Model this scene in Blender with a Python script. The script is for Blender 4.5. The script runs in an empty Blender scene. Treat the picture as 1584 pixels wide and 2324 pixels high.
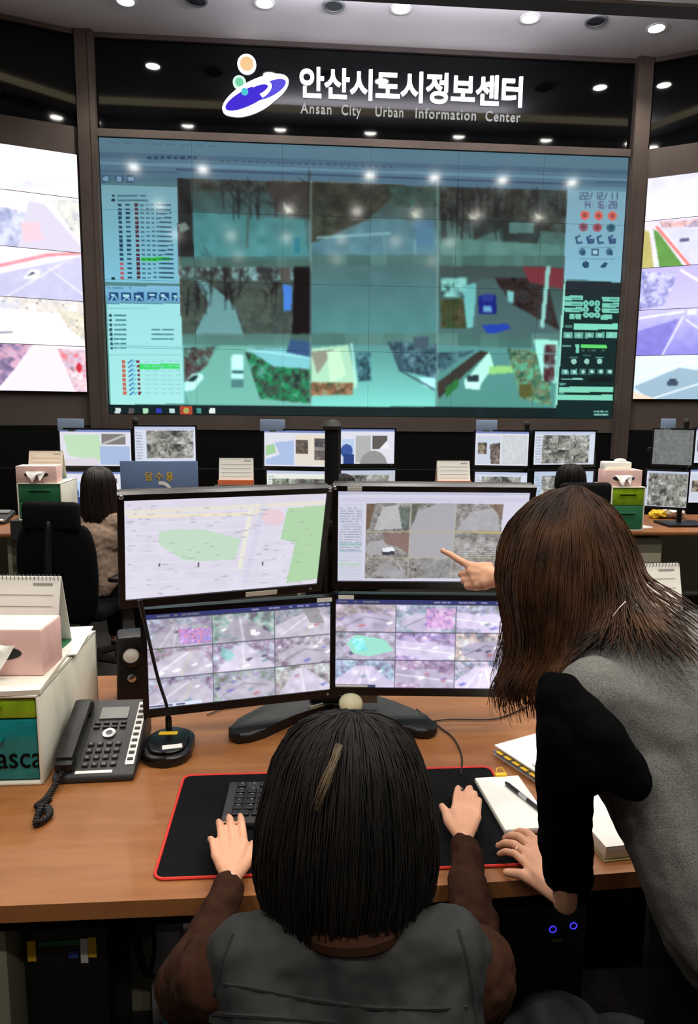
import bpy, bmesh, math, random
import numpy as np
from mathutils import Vector, Matrix, Euler
S = bpy.context.scene
COL = S.collection
R = math.radians

# ---------------------------------------------------------------- camera, world, exposure
W, H, F = 1584, 2324, 1600.0
PIT, YAW, ROL, CZ = R(8.5), R(4.4), R(0.6), 1.683
fw = Vector((math.sin(YAW)*math.cos(PIT), math.cos(YAW)*math.cos(PIT), -math.sin(PIT)))
r0 = Vector((math.cos(YAW), -math.sin(YAW), 0)); u0 = r0.cross(fw)
RT = r0*math.cos(ROL)+u0*math.sin(ROL); UP = -r0*math.sin(ROL)+u0*math.cos(ROL)
EYE = Vector((0, 0, CZ))
cd = bpy.data.cameras.new('camera'); cam = bpy.data.objects.new('camera', cd); COL.objects.link(cam)
cd.sensor_fit = 'VERTICAL'; cd.sensor_height = 36; cd.lens = 36*F/H
cd.clip_start = 0.05; cd.clip_end = 100
mw = Matrix((RT, UP, -fw)).transposed().to_4x4(); mw.translation = EYE; cam.matrix_world = mw
S.camera = cam
S.view_settings.view_transform = 'Standard'; S.view_settings.look = 'None'
S.view_settings.gamma = 1.0; S.view_settings.use_curve_mapping = False
S.view_settings.exposure = 0.0
wd = bpy.data.worlds.new('world'); S.world = wd; wd.use_nodes = True
wd.node_tree.nodes['Background'].inputs[0].default_value = (.5, .5, .55, 1)
wd.node_tree.nodes['Background'].inputs[1].default_value = 0.05
SPOT_W = 150.0         # watts of every ceiling downlight
SPOT_COL = (1.0, .93, .84)
CEIL = 5.62
WALL_Y = 8.43

# where a ray through the photo meets a plane of the room (used to measure real positions)
def ray(px, py): return fw + RT*((px-W/2)/F) - UP*((py-H/2)/F)
def aty(px, py, y): d = ray(px, py); return EYE+d*(y/d.y)
def atz(px, py, z): d = ray(px, py); return EYE+d*((z-CZ)/d.z)
def atd(px, py, k): return EYE+ray(px, py)*k

# ---------------------------------------------------------------- materials
def lin(c):
    f = lambda v: v/12.92 if v <= .04045 else ((v+.055)/1.055)**2.4
    return tuple(f(x/255.0) for x in c)
MATS = {}
def mat(name, rgb, rough=.5, metal=0.0, spec=.5, noise=0.0, scale=20, stretch=(1, 1, 1), rgb2=None, bump=0.0, emit=0.0, coat=0.0, sheen=0.0, trans=0.0, detail=4):
    if name in MATS: return MATS[name]
    m = bpy.data.materials.new(name); m.use_nodes = True; nt = m.node_tree; b = nt.nodes['Principled BSDF']
    c = lin(rgb)
    b.inputs['Base Color'].default_value = (*c, 1); b.inputs['Roughness'].default_value = rough
    b.inputs['Metallic'].default_value = metal; b.inputs['Specular IOR Level'].default_value = spec
    if coat: b.inputs['Coat Weight'].default_value = coat; b.inputs['Coat Roughness'].default_value = .03
    if sheen: b.inputs['Sheen Weight'].default_value = sheen
    if trans: b.inputs['Transmission Weight'].default_value = trans
    if emit:
        b.inputs['Emission Color'].default_value = (*c, 1); b.inputs['Emission Strength'].default_value = emit
    if noise or rgb2 or bump:
        tc = nt.nodes.new('ShaderNodeTexCoord'); mp = nt.nodes.new('ShaderNodeMapping'); n = nt.nodes.new('ShaderNodeTexNoise')
        mp.inputs['Scale'].default_value = stretch; n.inputs['Scale'].default_value = scale; n.inputs['Detail'].default_value = detail
        nt.links.new(tc.outputs['Object'], mp.inputs[0]); nt.links.new(mp.outputs[0], n.inputs['Vector'])
        if noise or rgb2:
            rp = nt.nodes.new('ShaderNodeValToRGB'); rp.color_ramp.elements[0].position = .32; rp.color_ramp.elements[1].position = .68
            c2 = lin(rgb2) if rgb2 else tuple(min(1, x*(1+noise)) for x in c)
            c1 = c if rgb2 else tuple(x*(1-noise) for x in c)
            rp.color_ramp.elements[0].color = (*c1, 1); rp.color_ramp.elements[1].color = (*c2, 1)
            nt.links.new(n.outputs['Fac'], rp.inputs[0]); nt.links.new(rp.outputs[0], b.inputs['Base Color'])
        if bump:
            bp = nt.nodes.new('ShaderNodeBump'); bp.inputs['Strength'].default_value = bump; bp.inputs['Distance'].default_value = .01
            nt.links.new(n.outputs['Fac'], bp.inputs['Height']); nt.links.new(bp.outputs[0], b.inputs['Normal'])
    MATS[name] = m; return m
def emit_mat(name, rgb, k):
    if name in MATS: return MATS[name]
    m = bpy.data.materials.new(name); m.use_nodes = True; nt = m.node_tree; nt.nodes.clear()
    o = nt.nodes.new('ShaderNodeOutputMaterial'); e = nt.nodes.new('ShaderNodeEmission')
    e.inputs[0].default_value = (*lin(rgb), 1); e.inputs[1].default_value = k
    nt.links.new(e.outputs[0], o.inputs[0]); MATS[name] = m; return m
def screen_mat(name, k, rough=.35, spec=.3):
    if name in MATS: return MATS[name]
    m = bpy.data.materials.new(name); m.use_nodes = True; nt = m.node_tree; b = nt.nodes['Principled BSDF']
    b.inputs['Base Color'].default_value = (.01, .01, .012, 1); b.inputs['Roughness'].default_value = rough
    b.inputs['Specular IOR Level'].default_value = spec
    a = nt.nodes.new('ShaderNodeVertexColor'); a.layer_name = 'picture'
    nt.links.new(a.outputs['Color'], b.inputs['Emission Color']); b.inputs['Emission Strength'].default_value = k
    MATS[name] = m; return m

M_ = dict(
    wood=mat('desk_wood', (132, 82, 43), .4, rgb2=(150, 99, 56), scale=3.2, stretch=(1.2, 9, 4), detail=6, spec=.4),
    black=mat('black_plastic', (16, 16, 17), .45, spec=.4),
    gloss=mat('gloss_black_plastic', (10, 10, 11), .32),
    dark=mat('dark_console', (9, 9, 10), .8, spec=.1),
    char=mat('charcoal_plastic', (44, 45, 46), .5),
    brown=mat('brown_frame', (78, 68, 63), .6, spec=.25, noise=.12, scale=3),
    glass=mat('black_glass', (5, 6, 8), .05, spec=.3),
    ceil=mat('ceiling_paint', (222, 216, 212), .8, noise=.04, scale=1.5),
    floor=mat('dark_carpet', (40, 36, 33), .9, noise=.3, scale=60),
    wall=mat('room_wall', (120, 115, 110), .8, noise=.05, scale=2),
    cream=mat('cream_plastic', (238, 238, 222), .45, noise=.05, scale=9),
    beige=mat('beige_metal', (176, 172, 150), .5, noise=.06, scale=5),
    paper=mat('paper', (236, 236, 230), .8, noise=.02, scale=30),
    paper2=mat('paper_edges', (216, 212, 196), .85, rgb2=(236, 232, 222), scale=40, stretch=(.3, .3, 14)),
    pink=mat('pink_card', (242, 200, 194), .7, noise=.05, scale=12),
    pinktop=mat('cream_card', (248, 234, 212), .7, noise=.04, scale=12),
    tissue=mat('tissue', (245, 243, 238), .9),
    teal=mat('teal_plastic', (20, 138, 142), .2, noise=.25, scale=14, trans=.15),
    lime=mat('lime_plastic', (136, 172, 30), .2, noise=.25, scale=14, trans=.15),
    green=mat('green_card', (36, 110, 70), .6, noise=.1, scale=20),
    orange=mat('orange_card', (232, 120, 66), .6),
    white=mat('white_plastic', (244, 244, 238), .5),
    yellow=mat('yellow_sticker', (232, 190, 40), .7),
    silver=mat('silver', (200, 200, 200), .25, metal=1),
    grey=mat('grey_plastic', (120, 122, 122), .5),
    skin=mat('skin', (214, 160, 130), .5, noise=.05, scale=25, spec=.35),
    red=mat('red_stitch', (214, 50, 36), .7),
    mat=mat('black_cloth_pad', (18, 19, 21), .95, noise=.15, scale=200, spec=.08),
    hairb=mat('black_hair', (20, 17, 15), .55, noise=.5, scale=14, spec=.22),
    hairbr=mat('brown_hair', (36, 22, 13), .5, rgb2=(84, 52, 29), scale=16, spec=.25),
    wool=mat('grey_wool', (92, 92, 90), .95, rgb2=(128, 128, 124), scale=420, bump=.25, detail=8, spec=.1),
    sleeve_black=mat('black_knit', (7, 7, 8), .95, noise=.2, scale=120, spec=.03),
    rust=mat('brown_cotton', (50, 29, 19), .9, noise=.12, scale=45, bump=.1, spec=.1),
    vest=mat('charcoal_quilt', (40, 42, 42), .75, noise=.1, scale=9, bump=.1, spec=.2),
    beigeknit=mat('beige_knit', (150, 128, 112), .95, noise=.15, scale=40, bump=.3),
    darkcloth=mat('dark_cloth', (18, 18, 20), .95, spec=.1, noise=.15, scale=40),
    mesh=mat('black_mesh', (14, 14, 15), .9, spec=.1, noise=.25, scale=150),
    navy=mat('blue_board', (104, 130, 172), .6, noise=.06, scale=6),
    ltblue=mat('pale_blue_plate', (140, 160, 192), .6),
    lens=emit_mat('downlight_glow', (255, 250, 240), 70),
    cove=emit_mat('cove_glow', (255, 236, 190), 1.9),
    sign=emit_mat('sign_white', (240, 244, 255), 3.0),
    signviolet=emit_mat('sign_violet', (96, 84, 226), 1.0),
    signblue=emit_mat('sign_blue', (70, 50, 215), 1.0),
    signorange=emit_mat('sign_orange', (250, 205, 150), 1.0),
    signgreen=emit_mat('sign_green', (120, 215, 170), 1.0),
    signcyan=emit_mat('sign_cyan', (80, 200, 215), 1.0),
    led=emit_mat('blue_led', (70, 60, 255), 1.2),
    ledw=emit_mat('white_led', (190, 190, 255), 3.0),
    scr=screen_mat('monitor_picture', 1.0),
    wallscr=screen_mat('wall_picture', 1.0, .09, .7),
    wingscr=screen_mat('wing_picture', 1.25, .3, .3),
)

# ---------------------------------------------------------------- mesh building helpers
class B:
    def __init__(s): s.bm = bmesh.new()
    def add(s, verts, faces):
        v = [s.bm.verts.new(p) for p in verts]
        for f in faces:
            try: s.bm.faces.new([v[i] for i in f])
            except ValueError: pass
        return s
    def box(s, c, d, rot=None, bev=0.0, seg=2, taper=None):
        t = bmesh.new(); bmesh.ops.create_cube(t, size=1)
        for v in t.verts:
            if taper and v.co.z > 0: v.co.x *= taper[0]; v.co.y *= taper[1]
            v.co = Vector((v.co.x*d[0], v.co.y*d[1], v.co.z*d[2]))
        if bev: bmesh.ops.bevel(t, geom=t.edges[:], offset=bev, segments=seg, profile=.5, affect='EDGES')
        m = Matrix.Translation(Vector(c)) @ (rot.to_4x4() if rot else Matrix.Identity(4))
        return s._merge(t, m)
    def _merge(s, t, m):
        t.verts.ensure_lookup_table(); t.verts.index_update()
        v = [s.bm.verts.new(m @ a.co) for a in t.verts]
        for f in t.faces: s.bm.faces.new([v[a.index] for a in f.verts])
        t.free(); return s
    def tube(s, pts, r, n=8, cap=True):
        pts = [Vector(p) for p in pts]; k = len(pts)
        rr = r if isinstance(r, (list, tuple)) else [r]*k
        tan = [(pts[min(i+1, k-1)]-pts[max(i-1, 0)]).normalized() for i in range(k)]
        a = tan[0].orthogonal().normalized(); rings = []
        for i in range(k):
            a = (a-tan[i]*a.dot(tan[i])); a = a.normalized() if a.length > 1e-6 else tan[i].orthogonal().normalized()
            b = tan[i].cross(a)
            rings.append([s.bm.verts.new(pts[i]+(a*math.cos(2*math.pi*j/n)+b*math.sin(2*math.pi*j/n))*rr[i]) for j in range(n)])
        for i in range(k-1):
            for j in range(n): s.bm.faces.new([rings[i][j], rings[i][(j+1) % n], rings[i+1][(j+1) % n], rings[i+1][j]])
        if cap and n > 2: s.bm.faces.new(rings[0][::-1]); s.bm.faces.new(rings[-1])
        return s
    def cyl(s, p0, p1, r0_, r1_=None, n=20): return s.tube([p0, p1], [r0_, r0_ if r1_ is None else r1_], n)
    def lathe(s, prof, n=24, m=None, sx=1, sy=1):
        m = m or Matrix.Identity(4); rings = []
        for r, z in prof:
            rings.append([s.bm.verts.new(m @ Vector((r*sx*math.cos(2*math.pi*j/n), r*sy*math.sin(2*math.pi*j/n), z))) for j in range(n)])
        for i in range(len(prof)-1):
            for j in range(n): s.bm.faces.new([rings[i][j], rings[i][(j+1) % n], rings[i+1][(j+1) % n], rings[i+1][j]])
        s.bm.faces.new(rings[0][::-1]); s.bm.faces.new(rings[-1]); return s
    def prism(s, out, z0, z1, m=None, bev=0.0):
        t = bmesh.new(); n = len(out)
        a = [t.verts.new((x, y, z0)) for x, y in out]; b = [t.verts.new((x, y, z1)) for x, y in out]
        t.faces.new(a[::-1]); t.faces.new(b)
        for i in range(n): t.faces.new([a[i], a[(i+1) % n], b[(i+1) % n], b[i]])
        if bev: bmesh.ops.bevel(t, geom=[e for e in t.edges if abs(e.verts[0].co.z-e.verts[1].co.z) < 1e-6], offset=bev, segments=4, profile=.5, affect='EDGES')
        return s._merge(t, m or Matrix.Identity(4))
    def ell(s, c, d, rot=None, u=20, v=14):
        t = bmesh.new(); bmesh.ops.create_uvsphere(t, u_segments=u, v_segments=v, radius=1)
        m = Matrix.Translation(Vector(c)) @ (rot.to_4x4() if rot else Matrix.Identity(4)) @ Matrix.Diagonal((*d, 1))
        return s._merge(t, m)
    def mesh(s, name, smooth=True, ang=35):
        bmesh.ops.recalc_face_normals(s.bm, faces=s.bm.faces[:])
        me = bpy.data.meshes.new(name); s.bm.to_mesh(me); s.bm.free()
        if smooth:
            me.shade_smooth()
            me.set_sharp_from_angle(angle=R(ang))
        return me

def link(name, me, m, parent=None, label=None, world=False):
    o = bpy.data.objects.new(name, me); COL.objects.link(o)
    if m is not None and hasattr(me, 'materials') and len(me.materials) == 0: me.materials.append(M_[m] if isinstance(m, str) else m)
    if parent:
        o.parent = parent
        if world: o.matrix_parent_inverse = root_matrix(parent).inverted()
    if label: o['label'] = label
    return o
def root_matrix(o):
    m = Matrix.LocRotScale(o.location, o.rotation_euler, o.scale)
    return root_matrix(o.parent) @ (o.matrix_parent_inverse @ m) if o.parent else m
def part(name, b, m, parent, label=None, world=False, smooth=True, ang=35): return link(name, b.mesh(name, smooth, ang), m, parent, label, world)
def tag(o, label, cat, group=None, kind=None):
    o['label'] = label; o['category'] = cat
    if group: o['group'] = group
    if kind: o['kind'] = kind
    return o
def thing(name, loc, label, cat, group=None, rz=0, rx=0):
    o = bpy.data.objects.new(name, None); COL.objects.link(o); o.empty_display_size = .1
    o.location = loc; o.rotation_euler = (rx, 0, rz)
    return tag(o, label, cat, group)
def solo(name, b, m, label, cat, group=None, loc=(0, 0, 0), rz=0, smooth=True):
    o = link(name, b.mesh(name, smooth), m); o.location = loc; o.rotation_euler = (0, 0, rz); return tag(o, label, cat, group)
def struct(name, b, m, smooth=False):
    o = link(name, b.mesh(name, smooth), m); o['kind'] = 'structure'; return o
def copy_tree(o, parent=None):
    c = o.copy(); COL.objects.link(c); c.parent = parent
    for ch in o.children: copy_tree(ch, c)
    return c
def rotz(a): return Matrix.Rotation(a, 3, 'Z')
def rrect(w, d, r, n=5):
    out = []
    for cx, cy, a0 in ((w/2-r, d/2-r, 0), (-w/2+r, d/2-r, 90), (-w/2+r, -d/2+r, 180), (w/2-r, -d/2+r, 270)):
        for i in range(n+1):
            a = R(a0+90*i/n); out.append((cx+r*math.cos(a), cy+r*math.sin(a)))
    return out
def smooth_curve(pts, n=6):
    p = [Vector(q) for q in pts]; out = []
    for i in range(len(p)-1):
        a, b, c, d = p[max(i-1, 0)], p[i], p[i+1], p[min(i+2, len(p)-1)]
        for j in range(n):
            t = j/n; out.append(.5*((2*b)+(c-a)*t+(2*a-5*b+4*c-d)*t*t+(3*b-a-3*c+d)*t**3))
    return out+[p[-1]]

# ---------------------------------------------------------------- pictures shown on the screens (colours on a fine grid of points)
class Pic:
    def __init__(s, w, h, mp=None, bg=(0, 0, 0), seed=1):
        s.w, s.h, s.a = w, h, np.zeros((h, w, 3))+np.array(bg, float); s.mp = mp; s.rng = np.random.default_rng(seed)
        s.yy, s.xx = np.mgrid[0:h, 0:w]+.5
    def t(s, pts): return [s.mp(*p) for p in pts] if s.mp else [tuple(p) for p in pts]
    def mask(s, pts):
        q = s.t(pts); m = np.zeros((s.h, s.w), bool); n = len(q)
        x0 = max(0, int(min(p[0] for p in q))-1); x1 = min(s.w, int(max(p[0] for p in q))+2)
        y0 = max(0, int(min(p[1] for p in q))-1); y1 = min(s.h, int(max(p[1] for p in q))+2)
        if x1 <= x0 or y1 <= y0: return m
        X = s.xx[y0:y1, x0:x1]; Y = s.yy[y0:y1, x0:x1]; k = np.zeros(X.shape, bool)
        for i in range(n):
            (ax, ay), (bx, by) = q[i], q[(i+1) % n]
            if ay == by: continue
            k ^= ((ay > Y) != (by > Y)) & (X < (bx-ax)*(Y-ay)/(by-ay)+ax)
        m[y0:y1, x0:x1] = k; return m
    def put(s, m, c, al=1.0): s.a[m] = s.a[m]*(1-al)+np.array(c, float)*al
    def poly(s, pts, c, al=1.0): s.put(s.mask(pts), c, al); return s
    def rect(s, x0, y0, x1, y1, c, al=1.0): return s.poly([(x0, y0), (x1, y0), (x1, y1), (x0, y1)], c, al)
    def line(s, pts, c, wd=1.0, al=1.0):
        q = s.t(pts)
        for (ax, ay), (bx, by) in zip(q, q[1:]):
            l2 = (bx-ax)**2+(by-ay)**2+1e-9
            x0 = max(0, int(min(ax, bx)-wd-1)); x1 = min(s.w, int(max(ax, bx)+wd+2)); y0 = max(0, int(min(ay, by)-wd-1)); y1 = min(s.h, int(max(ay, by)+wd+2))
            if x1 <= x0 or y1 <= y0: continue
            X = s.xx[y0:y1, x0:x1]; Y = s.yy[y0:y1, x0:x1]
            t = np.clip(((X-ax)*(bx-ax)+(Y-ay)*(by-ay))/l2, 0, 1); d = np.hypot(X-ax-t*(bx-ax), Y-ay-t*(by-ay))
            k = np.clip(wd/2+.5-d, 0, 1)[..., None]*al
            s.a[y0:y1, x0:x1] = s.a[y0:y1, x0:x1]*(1-k)+np.array(c, float)*k
        return s
    def disc(s, x, y, rx, c, ry=None, al=1.0):
        ry = ry or rx
        return s.poly([(x+rx*math.cos(i*.35), y+ry*math.sin(i*.35)) for i in range(18)], c, al)
    def field(s, cell):
        g = s.rng.normal(0, 1, (s.h//cell+3, s.w//cell+3)); y, x = s.yy/cell, s.xx/cell; i, j = y.astype(int), x.astype(int); fy, fx = y-i, x-j
        fy, fx = fy*fy*(3-2*fy), fx*fx*(3-2*fx)
        return g[i, j]*(1-fy)*(1-fx)+g[i+1, j]*fy*(1-fx)+g[i, j+1]*(1-fy)*fx+g[i+1, j+1]*fy*fx
    def noise(s, pts, cols, cell=2, al=1.0):
        # mottled clutter: tones of the palette mixed at several sizes, with dark and light flecks
        m = s.mask(pts); cols = np.array(cols, float); mean = cols.mean(0); cols = mean+(cols-mean)*.85; cols = cols[np.argsort(cols.sum(1))]
        f = .55*s.field(cell*4)+.45*s.field(cell*2)+.5*s.field(max(1, cell)); u = np.clip((f+1.3)/2.6, 0, .999)*(len(cols)-1); k = u.astype(int); t = (u-k)[..., None]
        n = cols[k]*(1-t)+cols[np.minimum(k+1, len(cols)-1)]*t
        n = n+(s.field(1)*9)[..., None]; n = np.where((s.field(2) > 1.5)[..., None], n*.62, n)
        s.a[m] = s.a[m]*(1-al)+n[m]*al; return s
    def fog(s, pts, amp, cell):
        m = s.mask(pts); g = s.rng.normal(0, amp, (s.h//cell+3, s.w//cell+3))
        y, x = s.yy/cell, s.xx/cell; i, j = y.astype(int), x.astype(int); fy, fx = y-i, x-j
        n = g[i, j]*(1-fy)*(1-fx)+g[i+1, j]*fy*(1-fx)+g[i, j+1]*(1-fy)*fx+g[i+1, j+1]*fy*fx
        s.a[m] += n[m][:, None]; return s
    def blur(s, pts, n=1):
        m = s.mask(pts)
        for _ in range(n):
            p = np.pad(s.a, ((1, 1), (1, 1), (0, 0)), 'edge'); b = (p[:-2]+2*p[1:-1]+p[2:])/4; b = (b[:, :-2]+2*b[:, 1:-1]+b[:, 2:])/4; s.a[m] = b[m]
        return s
    def grad(s, pts, c0, c1):
        m = s.mask(pts); q = s.t(pts); y0 = min(p[1] for p in q); y1 = max(p[1] for p in q)
        t = np.clip((s.yy[m]-y0)/(y1-y0), 0, 1)[:, None]; s.a[m] = np.array(c0, float)*(1-t)+np.array(c1, float)*t; return s
    def dashes(s, x0, y0, x1, y1, rows, c, al=.8, dens=.6, wd=1.0):
        for i in range(rows):
            y = y0+(y1-y0)*(i+.5)/rows; x = x0
            while x < x1:
                l = s.rng.uniform(.03, .12)*(x1-x0)
                if s.rng.random() < dens: s.line([(x, y), (min(x+l*.7, x1), y)], c, wd, al)
                x += l
        return s
    def car(s, x, y, l, c, k=1.0):
        s.disc(x, y+.32*l, .52*l, (40, 50, 55), .12*l, .6)
        s.rect(x-.5*l, y-.1*l, x+.5*l, y+.32*l, c); s.rect(x-.32*l, y-.36*l, x+.3*l, y-.08*l, c); s.rect(x-.25*l, y-.3*l, x+.22*l, y-.1*l, (50, 60, 75))
        return s
    def street(s, x0, y0, x1, y1, style=None, tint=(205, 200, 215), sat=1.0):
        # one small traffic-camera view
        g = s.rng; w, h = x1-x0, y1-y0; P = lambda u, v: (x0+u*w, y0+v*h); q = [P(0, 0), P(1, 0), P(1, 1), P(0, 1)]
        T = np.array(tint, float); a0 = s.mask(q)
        pal = [tuple(np.clip(T*f+g.normal(0, 16, 3)*sat, 0, 255)) for f in (.45, .62, .8, .95, 1.1, .7)]
        s.noise(q, pal, 2); s.noise(q, pal, 3, .5)
        st = style if style is not None else int(g.integers(0, 5)); road = tuple(T*g.uniform(.78, .98))
        if st == 0:
            vx = g.uniform(.3, .7); s.poly([P(vx-.06, .1), P(vx+.06, .1), P(1.0, .9), P(.95, 1), P(.05, 1)], road); s.line([P(vx, .15), P(.5, 1)], (240, 240, 245), 1, .7)
        elif st == 1:
            s.poly([P(0, .55), P(.5, .15), P(.75, .15), P(1, .6), P(1, 1), P(0, 1)], road); s.line([P(.1, .9), P(.62, .2)], (245, 245, 248), 1.2, .7); s.line([P(.5, 1), P(.68, .2)], (200, 190, 120), 1, .6)
        elif st == 2:
            s.poly([P(0, .25), P(1, .5), P(1, 1), P(0, .8)], road); s.poly([P(.4, 1), P(.5, .3), P(.7, .3), P(.8, 1)], road); s.line([P(0, .5), P(1, .75)], (245, 245, 248), 1.2, .7)
        elif st == 3:
            s.disc(*P(.55, .65), .45*w, road, .36*h); s.line([P(.15, .8), P(.5, .45), P(.9, .6)], (90, 90, 100), 1, .7)
        else:
            s.poly([P(0, .75), P(.35, .2), P(.6, .2), P(1, .85), P(1, 1), P(0, 1)], road)
            for k in range(3): s.line([P(.2+.2*k, .95), P(.42+.05*k, .3)], (245, 245, 248), 1, .6)
        for k in range(int(g.integers(3, 6))):
            c = [(230, 232, 238), (70, 74, 90), (110, 112, 180), (170, 110, 120), (236, 238, 244), (120, 140, 150)][int(g.integers(0, 6))]
            u, v = g.uniform(.05, .95), g.uniform(.2, .92); l = (.03+.05*v)*w
            s.poly([(x0+u*w-l, y0+v*h), (x0+u*w+l*.4, y0+v*h-l*.6), (x0+u*w+l, y0+v*h-l*.2), (x0+u*w-l*.3, y0+v*h+l*.5)], c, .85)
        s.fog(q, 9, 6); s.blur(q, 1); s.line([P(0, 0), P(1, 0)], (50, 50, 60), 1); s.line([P(0, 0), P(0, 1)], (70, 70, 80), .8)
        return s
    DIG = {'0': 'abcdef', '1': 'bc', '2': 'abged', '3': 'abgcd', '4': 'fgbc', '5': 'afgcd', '6': 'afgedc', '7': 'abc', '8': 'abcdefg', '9': 'abcdfg'}
    def digits(s, txt, x, y, w, h, c, wd=1.2):
        for ch in txt:
            sg = dict(a=((0, 0), (1, 0)), b=((1, 0), (1, .5)), c=((1, .5), (1, 1)), d=((0, 1), (1, 1)), e=((0, .5), (0, 1)), f=((0, 0), (0, .5)), g=((0, .5), (1, .5)))
            if ch in s.DIG:
                for k in s.DIG[ch]: s.line([(x+u*w*.62, y+v*h) for u, v in sg[k]], c, wd)
            elif ch == '/': s.line([(x, y+h), (x+w*.55, y)], c, wd)
            elif ch == ':': s.rect(x+.2*w, y+.2*h, x+.4*w, y+.36*h, c); s.rect(x+.2*w, y+.65*h, x+.4*w, y+.81*h, c)
            x += w
        return s
    def mesh(s, name, w, h, u0=0, v0=0, u1=None, v1=None, m=None):
        # grid in local X (width) and Z (height), centred, facing -Y
        a = s.a[v0:(v1 or s.h), u0:(u1 or s.w)]; n, k = a.shape[0], a.shape[1]
        X, Z = np.meshgrid(np.linspace(-w/2, w/2, k), np.linspace(h/2, -h/2, n)); co = np.stack([X, np.zeros_like(X), Z], -1).reshape(-1, 3)
        i = np.arange((n-1)*(k-1)); r_, c_ = i//(k-1), i % (k-1); v = r_*k+c_
        f = np.stack([v, v+k, v+k+1, v+1], -1)
        me = bpy.data.meshes.new(name); me.vertices.add(len(co)); me.vertices.foreach_set('co', co.ravel().astype(np.float32))
        me.loops.add(f.size); me.loops.foreach_set('vertex_index', f.ravel().astype(np.int32))
        me.polygons.add(len(f)); me.polygons.foreach_set('loop_start', np.arange(0, f.size, 4, dtype=np.int32))
        me.update(calc_edges=True)
        c = np.clip(a, 0, 255)/255; c = np.where(c <= .04045, c/12.92, ((c+.055)/1.055)**2.4).reshape(-1, 3)
        at = me.color_attributes.new('picture', 'FLOAT_COLOR', 'POINT')
        at.data.foreach_set('color', np.concatenate([c, np.ones((len(c), 1))], 1).ravel().astype(np.float32))
        if m is not None: me.transform(m)
        return me
# ---------------------------------------------------------------- the room
struct('floor', B().box((.5, 2, -.05), (17, 13.4, .1)), 'floor')
struct('ceiling', B().box((.5, 2, CEIL+.05), (17, 13.4, .1)), 'ceil')
struct('wall_back', B().box((.5, 8.72, 2.8), (17, .1, 5.7)), 'dark')
struct('wall_left', B().box((-8, 2, 2.8), (.1, 13.4, 5.7)), 'wall')
struct('wall_right', B().box((9, 2, 2.8), (.1, 13.4, 5.7)), 'wall')
struct('wall_front', B().box((.5, -4.7, 2.8), (17, .1, 5.7)), 'wall')
X0, X1, ZT, ZB = -2.142, 3.858, 4.572, 1.572
XC = (X0+X1)/2
struct('wall_center', B().box((XC, 8.52, .70), (6.4, .2, 1.40)), 'dark')
struct('trim_1', B().box((-2.245, 8.47, 3.5), (.19, .26, 4.24)).box((-2.185, 8.36, 3.5), (.035, .06, 4.24)), 'brown')
struct('trim_2', B().box((3.955, 8.47, 3.35), (.18, .26, 4.54)).box((3.89, 8.36, 3.35), (.035, .06, 4.54)), 'brown')
struct('trim_3', B().box((XC, 8.46, ZT+.045), (6.02, .12, .08)), 'brown')
struct('trim_4', B().box((XC, 8.46, ZB-.09), (6.02, .1, .17)), 'brown')
struct('trim_5', B().box((XC, 8.46, 5.60), (6.02, .12, .06)), 'brown')
struct('wall_fascia', B().box((XC, 8.49, 5.11), (6.02, .12, .95)), 'glass')
def wing(side, ox, oy, ang, sgn):
    m = Matrix.Translation((ox, oy, 0)) @ Matrix.Rotation(ang, 4, 'Z')
    def st(name, x0, x1, y0, y1, z0, z1, mt):
        b = B().box((sgn*(x0+x1)/2, (y0+y1)/2, (z0+z1)/2), (abs(x1-x0), abs(y1-y0), z1-z0))
        o = struct(name, b, mt); o.matrix_world = m; return o
    st('wall_'+side+'_console', 0, 4.2, .0, .15, 0, 1.44, 'dark')
    st('wall_'+side+'_frame', 0, 4.2, .04, .2, 1.44, 4.66, 'brown')
    st('wall_'+side+'_fascia', .0, 4.2, .04, .2, 4.66, 5.57, 'glass')
    st('trim_'+('6' if sgn < 0 else '7'), 0, 4.2, .0, .2, 5.57, 5.62, 'brown')
    return m
WL = wing('left_wing', -2.345, 8.36, R(20.5), -1)
WR = wing('right_wing', 4.05, 8.36, R(-31), 1)
solo('ceiling_cove_light', B().tube([(-7, 5.2, CEIL-.02), (-2.6, 6.78, CEIL-.02), (4.65, 6.78, CEIL-.02), (7.5, 5.1, CEIL-.02)], .055, 4), 'cove',
     'warm glowing cove strip along the ceiling, mirrored as a pale band in the black fascia', 'light')

for cx_, sx_, ry in ((1.2, 3.4, 0),):  # unseen area uplight, added to brighten the ceiling above the sign
    l = bpy.data.lights.new('ceiling_fill', 'AREA'); l.shape = 'RECTANGLE'; l.size = sx_; l.size_y = .08; l.energy = 85; l.color = (.84, .84, 1.0)
    o = bpy.data.objects.new('ceiling_fill', l); COL.objects.link(o); o.location = (cx_, 6.9, CEIL-.22); o.rotation_euler = (R(164), 0, 0)
struct('trim_8', B().box((1.0, 6.9, CEIL-.28), (7.2, .2, .03)), 'brown')  # trough added out of view as housing for the fill light

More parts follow.
